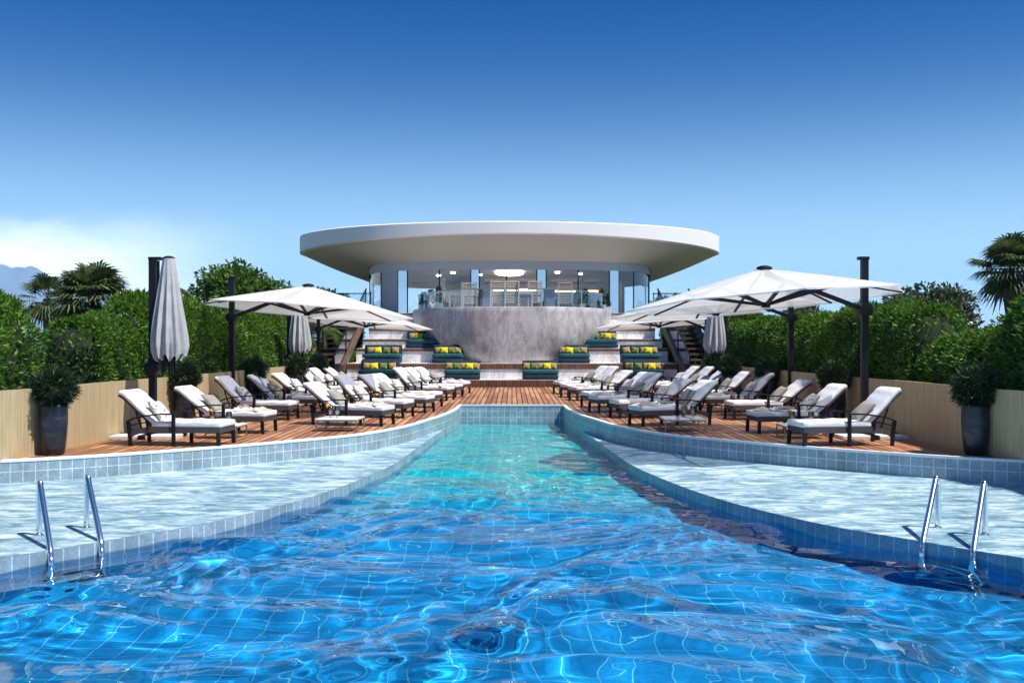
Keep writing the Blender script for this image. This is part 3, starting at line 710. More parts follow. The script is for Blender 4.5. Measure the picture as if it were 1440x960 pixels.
def feather_palm(loc, hgt, L, label, seed, mat='palm_leaf', k=9, dirs=None, group=None):
    rng = np.random.default_rng(seed); root = empty('feather_palm', loc); tag(root, label, 'palm tree', group)
    tm = MB(); tm.tube([(0, 0, -.05), (.06, 0, hgt * .5), (0, 0, hgt)], [.11, .09, .07], 8); tm.build('trunk', 'bark', root, True)
    V = []; Fc = []; o = 0
    for i in range(k):
        az = dirs[i] if dirs else TAU * i / k + rng.uniform(-.3, .3); h0 = np.array([math.cos(az), math.sin(az), 0]); rise = rng.uniform(.35, .8)
        sd = np.array([-math.sin(az), math.cos(az), 0]); pr = None
        for j in range(17):
            t = j / 16; p = np.array([0, 0, hgt]) + h0 * L * t * .9 + np.array([0, 0, L * (rise * t - 1.15 * t * t)])
            if pr is not None:
                V += [pr - sd * .008, pr + sd * .008, p + sd * .008, p - sd * .008]; Fc.append([o, o + 1, o + 2, o + 3]); o += 4
                for s_ in (-1, 1):
                    l = L * .30 * math.sin(math.pi * min(1, t * .9 + .12)) * rng.uniform(.85, 1.1)
                    e = p + sd * s_ * l * .8 + h0 * l * .35 - np.array([0, 0, l * .5]); w_ = h0 * L * .017
                    V += [p - w_, p + w_, (p + e) / 2 + w_ * 1.2 + np.array([0, 0, .02]), (p + e) / 2 - w_ * 1.2]; Fc.append([o, o + 1, o + 2, o + 3]); o += 4
                    V += [(p + e) / 2 - w_ * 1.2, (p + e) / 2 + w_ * 1.2, e + w_ * .2, e - w_ * .2]; Fc.append([o, o + 1, o + 2, o + 3]); o += 4
            pr = p
    np_obj('crown', np.array(V), np.array(Fc), mat, root); return root
feather_palm((-10.35, 30, -.03), 3.15, .95, 'feather palm with arching fronds behind the folded grey parasol', 3)
feather_palm((-6.9, 36.5, -.03), 2.0, .9, 'lime green palm plant left of the steps, beneath the parasols', 5, 'lime_leaf', 14)

# mountain
mt = MB(); rng2 = np.random.default_rng(5)
prof = [(-3200, 90), (-2600, 140), (-2150, 190), (-1800, 225), (-1620, 238), (-1543, 237), (-1480, 230), (-1414, 214), (-1350, 192), (-1280, 168), (-1157, 134), (-1125, 142), (-1060, 150), (-1000, 128), (-930, 70), (-860, 25), (-780, -2)]
xsn = np.arange(-3200, -779, 20.); hz = np.interp(xsn, [p[0] for p in prof], [p[1] for p in prof])
rows = 13; V = []; 
for j in range(rows):
    t = j / (rows - 1); w = 1 - abs(t - .5) * 2
    for x, z in zip(xsn, hz):
        V.append((x + 30 * math.sin(7 * t), 2600 + 800 * t, max(-3, z * w ** .8 + (rng2.normal(0, 4.5) + 7 * math.sin(x * .045 + 6 * t)) * w - 1)))
m_ = len(xsn); Fc = [(j * m_ + i, j * m_ + i + 1, (j + 1) * m_ + i + 1, (j + 1) * m_ + i) for j in range(rows - 1) for i in range(m_ - 1)]
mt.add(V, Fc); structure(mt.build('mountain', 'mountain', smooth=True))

# ------------------------------------------------------------------ sun lounger
def wrinkle(v, s=1.):
    return v + Vector((0, 0, (.006 * math.sin(19 * v.x + 7 * v.y) + .005 * math.sin(31 * v.y - 12 * v.x)) * s)) if v.z > 0 else v
def make_lounger(pitch=0.):
    root = empty('sun_lounger')
    f = MB()
    for sy in (-1, 1):
        f.bar((-.40, sy * .285, .245), (.62, sy * .285, .245), .035, .085)
        f.path_bar([(-.40, sy * .285, .25), (-.5, sy * .285, .243), (-.6, sy * .285, .222), (-.7, sy * .285, .185), (-.755, sy * .285, .15)], .035, .075)
    f.bar((.635, -.30, .245), (.635, .30, .245), .035, .085); f.bar((-.36, -.27, .24), (-.36, .27, .24), .035, .06)
    for i in range(7): f.bar((-.28 + .14 * i, -.27, .262), (-.28 + .14 * i, .27, .262), .05, .012)
    f.build('seat_frame', 'woven', root)
    for sy in (-1, 1):
        MB().path_bar([(.63, sy * .285, .21), (.635, sy * .285, .1), (.64, sy * .285, 0)], .045, .05).build('leg', 'dark_metal', root)
        MB().bar((-.05, sy * .31, 0), (-.05, sy * .31, .47), .036, .05).build('leg', 'dark_metal', root)
        MB().path_bar([(-.73, sy * .30, 0), (-.735, sy * .30, .12), (-.75, sy * .30, .24), (-.77, sy * .30, .36)], .036, .05).build('leg', 'dark_metal', root)
        a = MB(); a.path_bar([(-.03, sy * .31, .482), (-.25, sy * .31, .478), (-.5, sy * .308, .45), (-.68, sy * .305, .41), (-.79, sy * .30, .36)], .045, .022)
        a.path_bar([(-.45, sy * .306, .36), (-.6, sy * .304, .335), (-.76, sy * .30, .295)], .022, .018)
        a.bar((-.45, sy * .306, .355), (-.45, sy * .306, .25), .022, .02)
        a.build('armrest', 'dark_metal', root)
    MB().rbox((.13, 0, .325), (1.08, .60, .095), .032, 12, wrinkle).build('seat_cushion', 'cushion', root, True)
    # back: frame and cushion along a curve
    path = [(-.385, .315), (-.52, .43), (-.66, .555), (-.78, .665), (-.865, .735), (-.93, .765)]
    cp0, sp0 = math.cos(R(pitch)), math.sin(R(pitch)); path = [(-.385 + (x + .385) * cp0 + (z - .315) * sp0, .315 - (x + .385) * sp0 + (z - .315) * cp0) for x, z in path]
    pp = catmull(path, 4)
    def slab(th, wd, off, seg=10, rr=.03):
        mb_ = MB(); n_ = len(pp); vs = []; S = []
        sec = []
        for (cy, cz, a0) in ((wd / 2 - rr, th / 2 - rr, 0), (-wd / 2 + rr, th / 2 - rr, 90), (-wd / 2 + rr, -th / 2 + rr, 180), (wd / 2 - rr, -th / 2 + rr, 270)):
            for k in range(4): sec.append((cy + rr * math.cos(R(a0 + 30 * k)), cz + rr * math.sin(R(a0 + 30 * k))))
        ext = [(0, .55), (.4, .9)] 
        for i in range(n_):
            d = pp[min(i + 1, n_ - 1)] - pp[max(i - 1, 0)]; d /= np.linalg.norm(d); nn = np.array([d[1], -d[0]]) * 1.0
            if nn[1] < 0: nn = -nn
            t = i / (n_ - 1); sc = 1 - .25 * (max(0, abs(t - .5) - .44) / .06)
            for (y_, q) in sec:
                q2 = q * sc + (.004 * math.sin(23 * t * 1 + 5 * y_ * 3) if q > 0 else 0)
                vs.append((pp[i][0] + nn[0] * (off + q2), y_ * (1 - .02 * (1 - sc)), pp[i][1] + nn[1] * (off + q2)))
        m2 = len(sec)
        fs = [(i * m2 + k, i * m2 + (k + 1) % m2, (i + 1) * m2 + (k + 1) % m2, (i + 1) * m2 + k) for i in range(n_ - 1) for k in range(m2)]
        fs += [tuple(range(m2)), tuple((n_ - 1) * m2 + k for k in range(m2))[::-1]]
        return mb_.add(vs, fs)
    slab(.03, .57, -.018, rr=.012).build('back_frame', 'woven', root, True, 50)
    slab(.075, .60, .037, rr=.030).build('back_cushion', 'cushion', root, True, 60)
    st = MB(); st.bar((-.72, .2, .57), (-.6, .2, .25), .02); st.bar((-.72, -.2, .57), (-.6, -.2, .25), .02); st.bar((-.6, -.22, .25), (-.6, .22, .25), .02)
    st.build('back_strut', 'dark_metal', root)
    return root
LOUNGERS = [make_lounger(q) for q in (0, 4.5, -4)]

def pillow_fn(w, h, t):
    def fn(v):
        x, y = v.x / (w / 2), v.y / (h / 2)
        k = (1 - .82 * max(abs(x), abs(y)) ** 3) * (1 - .25 * (x * x + y * y) * .5)
        pinch = 1 - .07 * ((1 - x * x) if abs(y) > abs(x) else (1 - y * y))
        return Vector((v.x * pinch, v.y * pinch, v.z * max(.06, k)))
    return fn
def make_pillow(name, w, h, t, mat):
    return MB().rbox((0, 0, 0), (w, h, t), .02, 10, pillow_fn(w, h, t)).build(name, mat, None, True)
PIL = {m_: make_pillow('throw_pillow', .40, .36, .15, m_) for m_ in ('taupe', 'print')}
def make_throw():
    root = empty('folded_towel')
    def fold(x0, x1, y0, y1, z, seed):
        mb_ = MB(); nx_, ny_ = 16, 12; rg = np.random.default_rng(seed); a = rg.uniform(0, 6, 4)
        def top(i, j, lift):
            u_, v_ = i / nx_, j / ny_
            x = x0 + (x1 - x0) * u_ + .03 * math.sin(5 * v_ + a[0]); y = y0 + (y1 - y0) * v_ + .03 * math.sin(6 * u_ + a[1])
            zz = z + lift * (.035 + .016 * math.sin(9 * u_ + 4 * v_ + a[2]) + .012 * math.sin(14 * v_ - 5 * u_ + a[3])) * (min(1, 4 * min(u_, 1 - u_) + .25)) * (min(1, 4 * min(v_, 1 - v_) + .25))
            return (x, y, zz)
        vs = [top(i, j, 1) for i in range(nx_ + 1) for j in range(ny_ + 1)] + [top(i, j, 0) for i in range(nx_ + 1) for j in range(ny_ + 1)]
        q = (nx_ + 1) * (ny_ + 1); w = ny_ + 1; fs = []
        for i in range(nx_):
            for j in range(ny_): k = i * w + j; fs += [(k, k + w, k + w + 1, k + 1), (q + k, q + k + 1, q + k + w + 1, q + k + w)]
        for i in range(nx_):
            for j in (0, ny_): k = i * w + j; fs.append((k, k + w, q + k + w, q + k))
        for j in range(ny_):
            for i in (0, nx_): k = i * w + j; fs.append((k, k + 1, q + k + 1, q + k))
        return mb_.add(vs, fs)
    fold(.02, .34, -.2, .24, 0, 1).build('beige_fold', 'beige', root, True)
    fold(-.24, .05, -.24, .18, 0, 2).build('white_fold', 'white_towel', root, True)
    fold(-.30, -.04, .02, .12, .034, 3).build('dark_trim', 'taupe', root, True)
    return root
THROW = make_throw()

def make_table():
    root = empty('side_table')
    MB().rbox((0, 0, .205), (.72, .74, .022), .006, 2).build('table_top', 'table_top', root)
    rm = MB()
    for sy in (-1, 1): rm.bar((-.345, sy * .35, .185), (.345, sy * .35, .185), .02, .018)
    for sx in (-1, 1): rm.bar((sx * .345, -.34, .185), (sx * .345, .34, .185), .02, .018)
    rm.build('apron', 'table_metal', root)
    for sx in (-1, 1):
        for sy in (-1, 1): MB().bar((sx * .345, sy * .35, 0), (sx * .345, sy * .35, .178), .022).build('leg', 'table_metal', root)
    sm = MB()
    for sy in (-1, 1): sm.bar((-.335, sy * .35, .045), (.335, sy * .35, .045), .014)
    sm.bar((0, -.34, .045), (0, .34, .045), .014); sm.build('stretcher', 'table_metal', root)
    return root
TABLE = make_table()

def make_drink(kind):
    root = empty('juice_glass')
    MB().lathe([(.020, 0), (.022, .004), (.006, .010), (.006, .035), (.030, .055), (.036, .10), (.034, .15), (.031, .15), (.033, .10), (.027, .06), (.004, .045)], 16).build('tumbler', 'drink_glass', root, True)
    MB().lathe([(.004, .047), (.026, .061), (.032, .10), (.031, .135), (.0, .136)], 16).build('drink', 'juice' if kind else 'milk', root, True)
    MB().tube([(0, 0, .06), (.03, .01, .21)], .003, 6).build('straw', 'straw', root)
    if kind:
        MB().lathe([(.001, -.004), (.03, -.004), (.03, .004), (.001, .004)], 18).build('orange_slice', 'orange', root, True)
        s_ = [c for c in bpy.data.objects if c.parent == root and c.name.startswith('orange_slice')][0]
        s_.location = (-.035, 0, .15); s_.rotation_euler = (R(90), 0, R(20))
    return root
DRINK = [make_drink(0), make_drink(1)]

OUTER = [(14.82, -4.95), (16.9, -4.80), (19.75, -5.02), (21.85, -4.90), (24.0, -4.86), (26.1, -4.75), (27.4, -4.70), (29.3, -4.62)]
INNER = [(18.4, -2.93), (20.3, -2.75), (21.85, -2.44), (23.5, -2.38), (26.25, -2.25), (27.75, -2.10), (29.6, -1.97)]
# Y given is that of the near side legs
rowname = {('o', -1): 'left fence-side row', ('o', 1): 'right fence-side row', ('i', -1): 'left pool-side row', ('i', 1): 'right pool-side row'}
pk = 0
for sg in (-1, 1):
    for row, lst in (('o', OUTER), ('i', INNER)):
        rn = rowname[(row, sg)]
        for i, (y, x) in enumerate(lst):
            jit = random.uniform(-.02, .02)
            loc = (-sg * x - .02 if sg > 0 else x, y + .29, 0)
            rz = (0 if sg < 0 else math.pi) + sg * R((8 if row == 'o' else 17) + random.uniform(-2.2, 2.2))
            o = place(LOUNGERS[(i * 2 + (sg > 0) + 2 * (row == 'i')) % 3], USED, loc, rz)
            dis = 'with a folded towel' if ((row == 'o' and i in (1, 3, 6)) or (row == 'i' and i in (0, 2, 4, 6))) else 'with bare white cushions'
            tag(o, 'charcoal lounger %s, %s in the %s' % (dis, ORD[i], rn), 'sun lounger', 'sun loungers set out in rows on the deck')
            fm = 'print' if ((i * 2 + (row == 'i') + (sg > 0)) % 4 in (0, 3)) else 'taupe'
            p = place(PIL[fm], USED, (0, 0, 0))
            Mx = Matrix.Translation(loc) @ Matrix.Rotation(rz, 4, 'Z') @ Matrix.Translation((-.375 + random.uniform(-.02, .02), random.uniform(-.07, .07), .505)) @ Matrix.Rotation(R(random.uniform(42, 50)), 4, 'Y') @ Matrix.Rotation(R(random.uniform(-8, 8)), 4, 'Z')
            p.matrix_world = Mx; p.location, p.rotation_euler = Mx.translation, Mx.to_euler()
            tag(p, '%s throw pillow leaning on the %s lounger of the %s' % ('cream printed' if fm == 'print' else 'taupe grey', ORD[i], rn), 'pillow', 'throw pillows on the loungers')
            if 'towel' in dis:
                q = place(THROW, USED, (0, 0, 0)); M2 = Matrix.Translation(loc) @ Matrix.Rotation(rz, 4, 'Z') @ Matrix.Translation((.26, 0, .376)) @ Matrix.Rotation(R(random.uniform(-20, 20)), 4, 'Z')
                q.location, q.rotation_euler = M2.translation, M2.to_euler()
                tag(q, 'beige and white folded towel on the %s lounger of the %s' % (ORD[i], rn), 'towel', 'folded towels on the loungers')
TABLES = [(16.2, -4.74, 'between the first two loungers of the', 'o'), (21.1, -4.85, 'between the third and fourth loungers of the', 'o'), (25.25, -4.8, 'between the fifth and sixth loungers of the', 'o'),
          (17.6, -3.03, 'standing free in front of the', 'i'), (21.4, -2.9, 'between the second and third loungers of the', 'i')]
for sg in (-1, 1):
    for (y, x, w, row) in TABLES:
        x_ = x if sg < 0 else -x - .02
        o = place(TABLE, USED, (x_, y, 0), R(random.uniform(-4, 4)))
        if row == 'o': o.scale = (1, .72, 1)
        if row == 'i' and y > 20: o.scale = (1, .6, 1)
        tag(o, 'low white side table %s %s' % (w, rowname[(row, sg)]), 'side table', 'low side tables between the loungers')
        for k, dx in ((1, -.15), (0, .14)):
            d = place(DRINK[k], USED, (x_ + dx * (1 if row == 'o' else .45) - (.12 if row == 'i' and y < 20 else 0) * (1 if sg < 0 else -1), y + (.05 if k else -.02), .216), R(random.uniform(0, 360)), 1.35)
            tag(d, '%s on the table %s %s' % ('orange juice' if k else 'pale lemon drink', w.replace('standing free ', '').replace(' loungers of the', ' of the'), rowname[(row, sg)]), 'drink', 'drinks on the side tables')

# ------------------------------------------------------------------ parasols
def tilt(v, a, piv): 
    v = Vector(v) - Vector(piv); v = Matrix.Rotation(-R(2.4), 3, 'X') @ (Matrix.Rotation(a, 3, 'Y') @ v); return v + Vector(piv)
def make_open(sd):
    """pole on +x side, canopy centre at the origin; the canopy tips down towards -x"""
    root = empty('open_parasol'); px = 1.64 * sd; AP = Vector((0, 0, 2.75)); r = 2.28; A = -R(4.0) * sd; rim = 2.215
    MB().box((px, 0, 1.47), (.105, .105, 2.86)).build('pole', 'dark_metal', root)
    c = MB().box((px - .02 * sd, 0, 2.92), (.17, .12, .05)); c.build('pole_cap', 'dark_metal', root)
    k = MB(); k.lathe([(.06, -.11), (.115, -.10), (.115, .10), (.06, .11)], 20)
    k.v = [(px + a, c_, 2.08 + b) for a, b, c_ in k.v]; k.build('crank_collar', 'dark_metal', root, True, 40)
    # canopy
    cv = MB(); ns, nr = 64, 10; vs = []
    def cpos(t, q):
        s_ = math.cos(math.pi / 8) / math.cos((t % (TAU / 8)) - math.pi / 8)     # octagon
        sag = .045 * math.sin(math.pi * q) * (1 - abs(((t % (TAU / 8)) / (TAU / 8)) * 2 - 1) ** 2) 
        rr = r * q * s_ * (1 - .02 * (1 - abs(((t % (TAU / 8)) / (TAU / 8)) * 2 - 1)) * q)
        return tilt((rr * math.cos(t), rr * math.sin(t), AP.z + (rim - AP.z) * q ** 1.06 - sag), A, (0, 0, 2.45))
    for j in range(nr + 1):
        for i in range(ns): vs.append(cpos(TAU * i / ns, .02 + .98 * j / nr))
    for i in range(ns): p = cpos(TAU * i / ns, 1.); vs.append(p * 1. + Vector((0, 0, -.022)))
    fs = [(j * ns + i, j * ns + (i + 1) % ns, (j + 1) * ns + (i + 1) % ns, (j + 1) * ns + i) for j in range(nr + 1) for i in range(ns)]
    cv.add(vs, fs); cv.build('canopy', 'canopy', root, True, 35)
    MB().lathe([(.13, -.01), (.12, .03), (.05, .05)], 16, tuple(AP)).build('canopy_cap', 'dark_metal', root, True, 40)
    hub = tilt((0, 0, 2.15), A, (0, 0, 2.45))
    MB().lathe([(.05, -.04), (.075, -.03), (.075, .04), (.05, .05)], 14, tuple(hub)).build('hub', 'dark_metal', root, True, 40)
    for k in range(8):
        t = TAU * k / 8
        rb = MB(); rb.bar(cpos(t, .04) - Vector((0, 0, .018)), cpos(t, .985) - Vector((0, 0, .016)), .045, .022); ro = rb.build('rib', 'dark_metal', root)
        MB().bar(hub, cpos(t, .56) - Vector((0, 0, .045)), .05, .042).build('strut', 'dark_metal', ro)
    MB().path_bar([(px, 0, 2.08), (px * .55, 0, 2.36), (0, 0, 2.67)], .05, .07).build('arm', 'dark_metal', root)
    bs = MB(); bs.box((px, 0, .045), (1.1, .09, .05)); bs.box((px, 0, .046), (.09, 1.1, .052)); bs.box((px, 0, .1), (.2, .2, .09)); bs.build('base_cross', 'dark_metal', root)
    for sx in (-1, 1):
        for sy in (-1, 1): MB().rbox((px + sx * .29, sy * .29, .032), (.46, .46, .058), .008, 2).build('base_slab', 'slab', root)
    return root
def make_closed():
    root = empty('closed_parasol')
    MB().box((.26, 0, 1.47), (.105, .105, 2.86)).build('pole', 'dark_metal', root)
    MB().bar((.17, 0, 1.2), (.17, 0, 2.88), .035, .035).build('arm', 'dark_metal', root)
    MB().box((.22, 0, 2.915), (.20, .11, .05)).build('pole_cap', 'dark_metal', root)
    MB().lathe([(.09, 2.90), (.10, 2.93), (.05, 2.955)], 14).build('canopy_cap', 'dark_metal', root, True, 40)
    fn = lambda t, z: 1 + (.17 * math.cos(11 * t + .6 * math.sin(2.2 * z)) + .07 * math.cos(23 * t + 1 + 1.2 * z)) * min(1, (2.92 - z) * 1.1)
    prof = [(.095, 2.915), (.12, 2.75), (.15, 2.5), (.185, 2.2), (.22, 1.9), (.25, 1.65), (.262, 1.5), (.248, 1.40), (.23, 1.32)]
    cm = MB().lathe(prof[::-1], 132, fn=fn, cap=False)
    # uneven hem
    nv = 132
    for k in range(nv):
        x, y, z = cm.v[k]; cm.v[k] = (x, y, z - .03 + .05 * math.sin(11 * TAU * k / nv + 2) + .02 * math.sin(5 * TAU * k / nv))
    cm.build('canopy', 'closed_canopy', root, True)
    st = MB()
    for k in range(8): t = TAU * k / 8; st.bar((.09 * math.cos(t), .09 * math.sin(t), 1.45), (.10 * math.cos(t + .2), .10 * math.sin(t + .2), 1.02 + .06 * (k % 3)), .028)
    st.build('folded_struts', 'dark_metal', root)
    k = MB(); k.lathe([(.06, -.11), (.115, -.10), (.115, .10), (.06, .11)], 20); k.v = [(.26 + a, c_, 1.12 + b) for a, b, c_ in k.v]; k.build('crank_collar', 'dark_metal', root, True, 40)
    px = .26
    bs = MB(); bs.box((px, 0, .045), (1.1, .09, .05)); bs.box((px, 0, .046), (.09, 1.1, .052)); bs.box((px, 0, .1), (.2, .2, .09)); bs.build('base_cross', 'dark_metal', root)
    for sx in (-1, 1):
        for sy in (-1, 1): MB().rbox((px + sx * .29, sy * .29, .032), (.46, .46, .058), .008, 2).build('base_slab', 'slab', root)
    return root
OPENS, CLOSED = {1: make_open(1), -1: make_open(-1)}, make_closed()
g = 'cantilever parasols beside the loungers'
for (x, y, rz, s_, lab) in ((4.13, 16.3, 0, 1, 'largest open white parasol, over the near loungers on the right'), (4.38, 21.5, 0, 1, 'open white parasol second from the camera on the right'),
                            (4.75, 32.3, 0, .95, 'far open white parasol before the right end of the steps'), (-4.38, 21.4, math.pi, 1, 'larger open white parasol on the left, pole by the hedge'),
                            (-4.72, 32.3, math.pi, .95, 'far open white parasol before the left end of the steps')):
    tag(place(OPENS[1 if x > 0 else -1], USED, (x, y, 0), 0, s_), lab, 'parasol', g)
for (x, y, rz, lab) in ((-5.62, 16.3, math.pi, 'near folded grey parasol by the left fence'), (-5.60, 26.2, math.pi, 'far folded grey parasol seen under the left open canopy'), (5.35, 26.2, 0, 'folded grey parasol seen under the right open canopies')):
    tag(place(CLOSED, USED, (x, y, 0), rz), lab, 'parasol', g)

# ------------------------------------------------------------------ planters
def make_planter():
    root = empty('planter')
    fn = lambda t, z: 1 + .05 * math.cos(4 * t + 2.2 * z) + .02 * math.cos(7 * t - 5 * z)
    MB().lathe([(.13, 0), (.15, .03), (.175, .25), (.188, .45), (.182, .66), (.175, .695), (.15, .695), (.15, .65)], 40, fn=fn).build('pot', 'pot', root, True)
    MB().lathe([(.0, .66), (.155, .66)], 20, cap=False).build('soil', 'dark_soil', root)
    rng = np.random.default_rng(4); k = 3800
    u = rng.normal(0, 1, (k, 3)); u /= np.linalg.norm(u, axis=1)[:, None]; u[:, 2] = u[:, 2] * .95 + .05
    lump = 1 + .13 * np.sin(4 * np.arctan2(u[:, 1], u[:, 0])) + .1 * np.sin(7 * u[:, 2] + 3 * u[:, 0])
    c = u * rng.uniform(.25, 1, k)[:, None] ** .5 * .26 * lump[:, None] + np.array([0, 0, .90])
    v, f = leaf_quads(c, u * 1.2, .10, .016, rng, -.1, .55)
    np_obj('bush', v, f, 'pot_leaf', root)
    return root
PLANT = make_planter()
for sg, lst in ((-1, [(-6.33, 13.75), (-5.98, 18.2), (-5.83, 22.5), (-5.62, 25.9), (-5.75, 29.6)]), (1, [(6.40, 13.75), (5.90, 18.2), (5.78, 22.4), (5.62, 25.7), (5.7, 28.2)])):
    for i, (x, y) in enumerate(lst):
        o = place(PLANT, USED, (x, y, 0), R(60 * i + 20 * sg))
        w_ = ('dark glazed pot with a round needle bush, %s from the camera along the %s fence' % (ORD[i], 'left' if sg < 0 else 'right'))
        tag(o, w_, 'planter', 'potted bushes along the fences')

# ------------------------------------------------------------------ ladders
for sg, side in ((-1, 'left'), (1, 'right')):
    bx, by = sg * 4.40, 9.76
    nrm = Vector((-sg * .53, -.848, 0)); tan = Vector((-sg * .615, .788, 0))
    root = empty('pool_ladder', (bx, by, SHELF_Z)); tag(root, 'bent polished steel pool ladder rails at the %s pool edge' % side, 'pool ladder', 'pool ladders')
    for k in (-1, 1):
        b0 = tan * (k * .24)
        p = [b0, b0 + Vector((0, 0, .39)), b0 + nrm * .012 + Vector((0, 0, .455)), b0 + nrm * .055 + Vector((0, 0, .505)), b0 + nrm * .11 + Vector((0, 0, .505)), b0 + nrm * .165 + Vector((0, 0, .455)),
             b0 + nrm * .74 + Vector((0, 0, .05)), b0 + nrm * .83 + Vector((0, 0, -.06)), b0 + nrm * .86 + Vector((0, 0, -.2)), b0 + nrm * .86 + Vector((0, 0, -.9))]
        p = [Vector(q) for q in catmull(p, 5)]
        rl = MB().tube(p, .027, 14).build('rail', 'chrome', root, True)
        MB().lathe([(.045, 0), (.045, .006), (.03, .014)], 18, tuple(b0)).build('base_flange', 'chrome', rl, True, 40)
    for z in (-.35, -.6, -.85):
        MB().bar(tan * -.24 + nrm * .86 + Vector((0, 0, z)), tan * .24 + nrm * .86 + Vector((0, 0, z)), .07, .03).build('step', 'chrome', root)

# ------------------------------------------------------------------ terraces with sofas
root = empty('terrace_steps', (0, 34.1, 0)); tag(root, 'broad stepped seating terraces of pale marble with red brown wood bands', 'steps')
TIERS = [(34.1, -.05, .25, .25, 6.2), (35.25, .2, .79, .21, 5.85), (36.75, .75, 1.31, .11, 5.75), (38.0, 1.25, 1.66, .11, 5.7), (39.3, 1.6, 2.14, .17, 5.65), (40.5, 2.1, 2.72, .08, 5.6)]
for i, (y, z0, z1, wb, hw) in enumerate(TIERS):
    yb = TIERS[i + 1][0] + .3 if i < 5 else 44.2
    y0 = y - 34.1
    t = MB()
    if z1 - wb > z0 + .01: t.box((0, (y0 + yb - 34.1) / 2 + .01, (z0 + z1 - wb - .003) / 2), (2 * hw, yb - 34.1 - y0 - .02, z1 - wb - .003 - z0))
    t.box((0, (y0 + yb - 34.1) / 2 + .02, z1 - .012), (2 * hw, yb - 34.1 - y0 - .04, .02))
    if i == 0: t.box((0, .6, .1), (2 * hw - .02, 1.1, .22))
    to = t.build('tier', 'step_marble', root)
    wmb = MB()
    zt, zb = z1 - .026, z1 - wb
    wmb.add([(-hw, y0 - .012, zb), (hw, y0 - .012, zb), (hw, y0 - .012, zt), (-hw, y0 - .012, zt), (-hw, y0 + .4, zb), (hw, y0 + .4, zb), (hw, y0 + .4, zt), (-hw, y0 + .4, zt)],
            [(0, 1, 2, 3), (1, 5, 6, 2), (4, 0, 3, 7), (3, 2, 6, 7), (0, 4, 5, 1)],
            [[(0, 0), (2 * hw, 0), (2 * hw, wb), (0, wb)], [(0, 0), (.4, 0), (.4, wb), (0, wb)], [(0, 0), (.4, 0), (.4, wb), (0, wb)], [(0, 0), (2 * hw, 0), (2 * hw, .4), (0, .4)], [(0, 0), (0, .4), (2 * hw, .4), (2 * hw, 0)]])
    wmb.build('wood_band', 'riser_wood', to)

def make_sofa():
    root = empty('teal_sofa')
    MB().rbox((0, .4, .085), (1.24, .78, .165), .045, 5).build('base_cushion', 'navy', root, True)
    MB().rbox((0, .4, .255), (1.24, .78, .165), .05, 5).build('seat_cushion', 'teal', root, True)
    MB().rbox((0, .76, .40), (1.24, .12, .5), .04, 4).build('backrest', 'navy', root, True)
    return root
SOFA = make_sofa()
SP = {m_: make_pillow('scatter_pillow', .27, .24, .12, m_) for m_ in ('mustard', 'yellow', 'green')}
SOFAS = [(-1.84 + .12, 0, 1.0, 'five', 'bottom step, left of the bowl foot'), (1.0 - .02, 0, 1.0, 'five', 'bottom step, right of the bowl foot'),
         (-4.62, 0, 1.1, 'four', 'bottom step at the far left end'), (4.56, 0, 1.1, 'four', 'bottom step at the far right end'),
         (-2.30, 1, .88, 'four', 'second step beside the bowl, left'), (2.22, 1, .90, 'four', 'second step beside the bowl, right'),
         (-4.65, 1, 1.1, 'four', 'second step at the left end'), (4.60, 1, 1.12, 'four', 'second step at the right end'),
         (-3.32, 2, 1.02, 'four', 'third step, topmost on the left'), (3.30, 2, 1.03, 'four', 'third step, topmost on the right')]
for (x, ti, sc, _, lab) in SOFAS:
    y, z = TIERS[ti][0] + .06, TIERS[ti][2]
    o = place(SOFA, USED, (x, y, z)); o.scale = (sc, 1, 1)
    tag(o, 'dark teal cushioned sofa on the ' + lab, 'sofa', 'teal sofas on the stepped terraces')
    five = _ == 'five'
    lay = [(-.46, 'mustard'), (-.21, 'green'), (.03, 'mustard'), (.24, 'yellow'), (.46, 'mustard')] if five else ([(-.40, 'mustard'), (-.16, 'yellow'), (.12, 'green'), (.40, 'mustard')] if x < 0 or ti == 1 and x < 3 else [(-.42, 'mustard'), (-.14, 'green'), (.14, 'mustard'), (.28, 'yellow'), (.45, 'mustard')][:4] + [(.46, 'mustard')])
    cnt = {}
    for j, (dx, c) in enumerate(lay):
        p = place(SP[c], USED, (0, 0, 0)); fr = .10 if c == 'yellow' else (.05 if c == 'green' else 0)
        Mx = Matrix.Translation((x + dx * sc, y + .62 - fr, z + .34 + .112)) @ Matrix.Rotation(R(72 + random.uniform(-4, 4)), 4, 'X') @ Matrix.Rotation(R(random.uniform(-9, 9)), 4, 'Z')
        p.location, p.rotation_euler = Mx.translation, Mx.to_euler()
        tag(p, '%s pillow, %s on the sofa of the %s' % (c if c != 'green' else 'olive', ORD[j], lab), 'pillow', 'scatter pillows on the teal sofas')

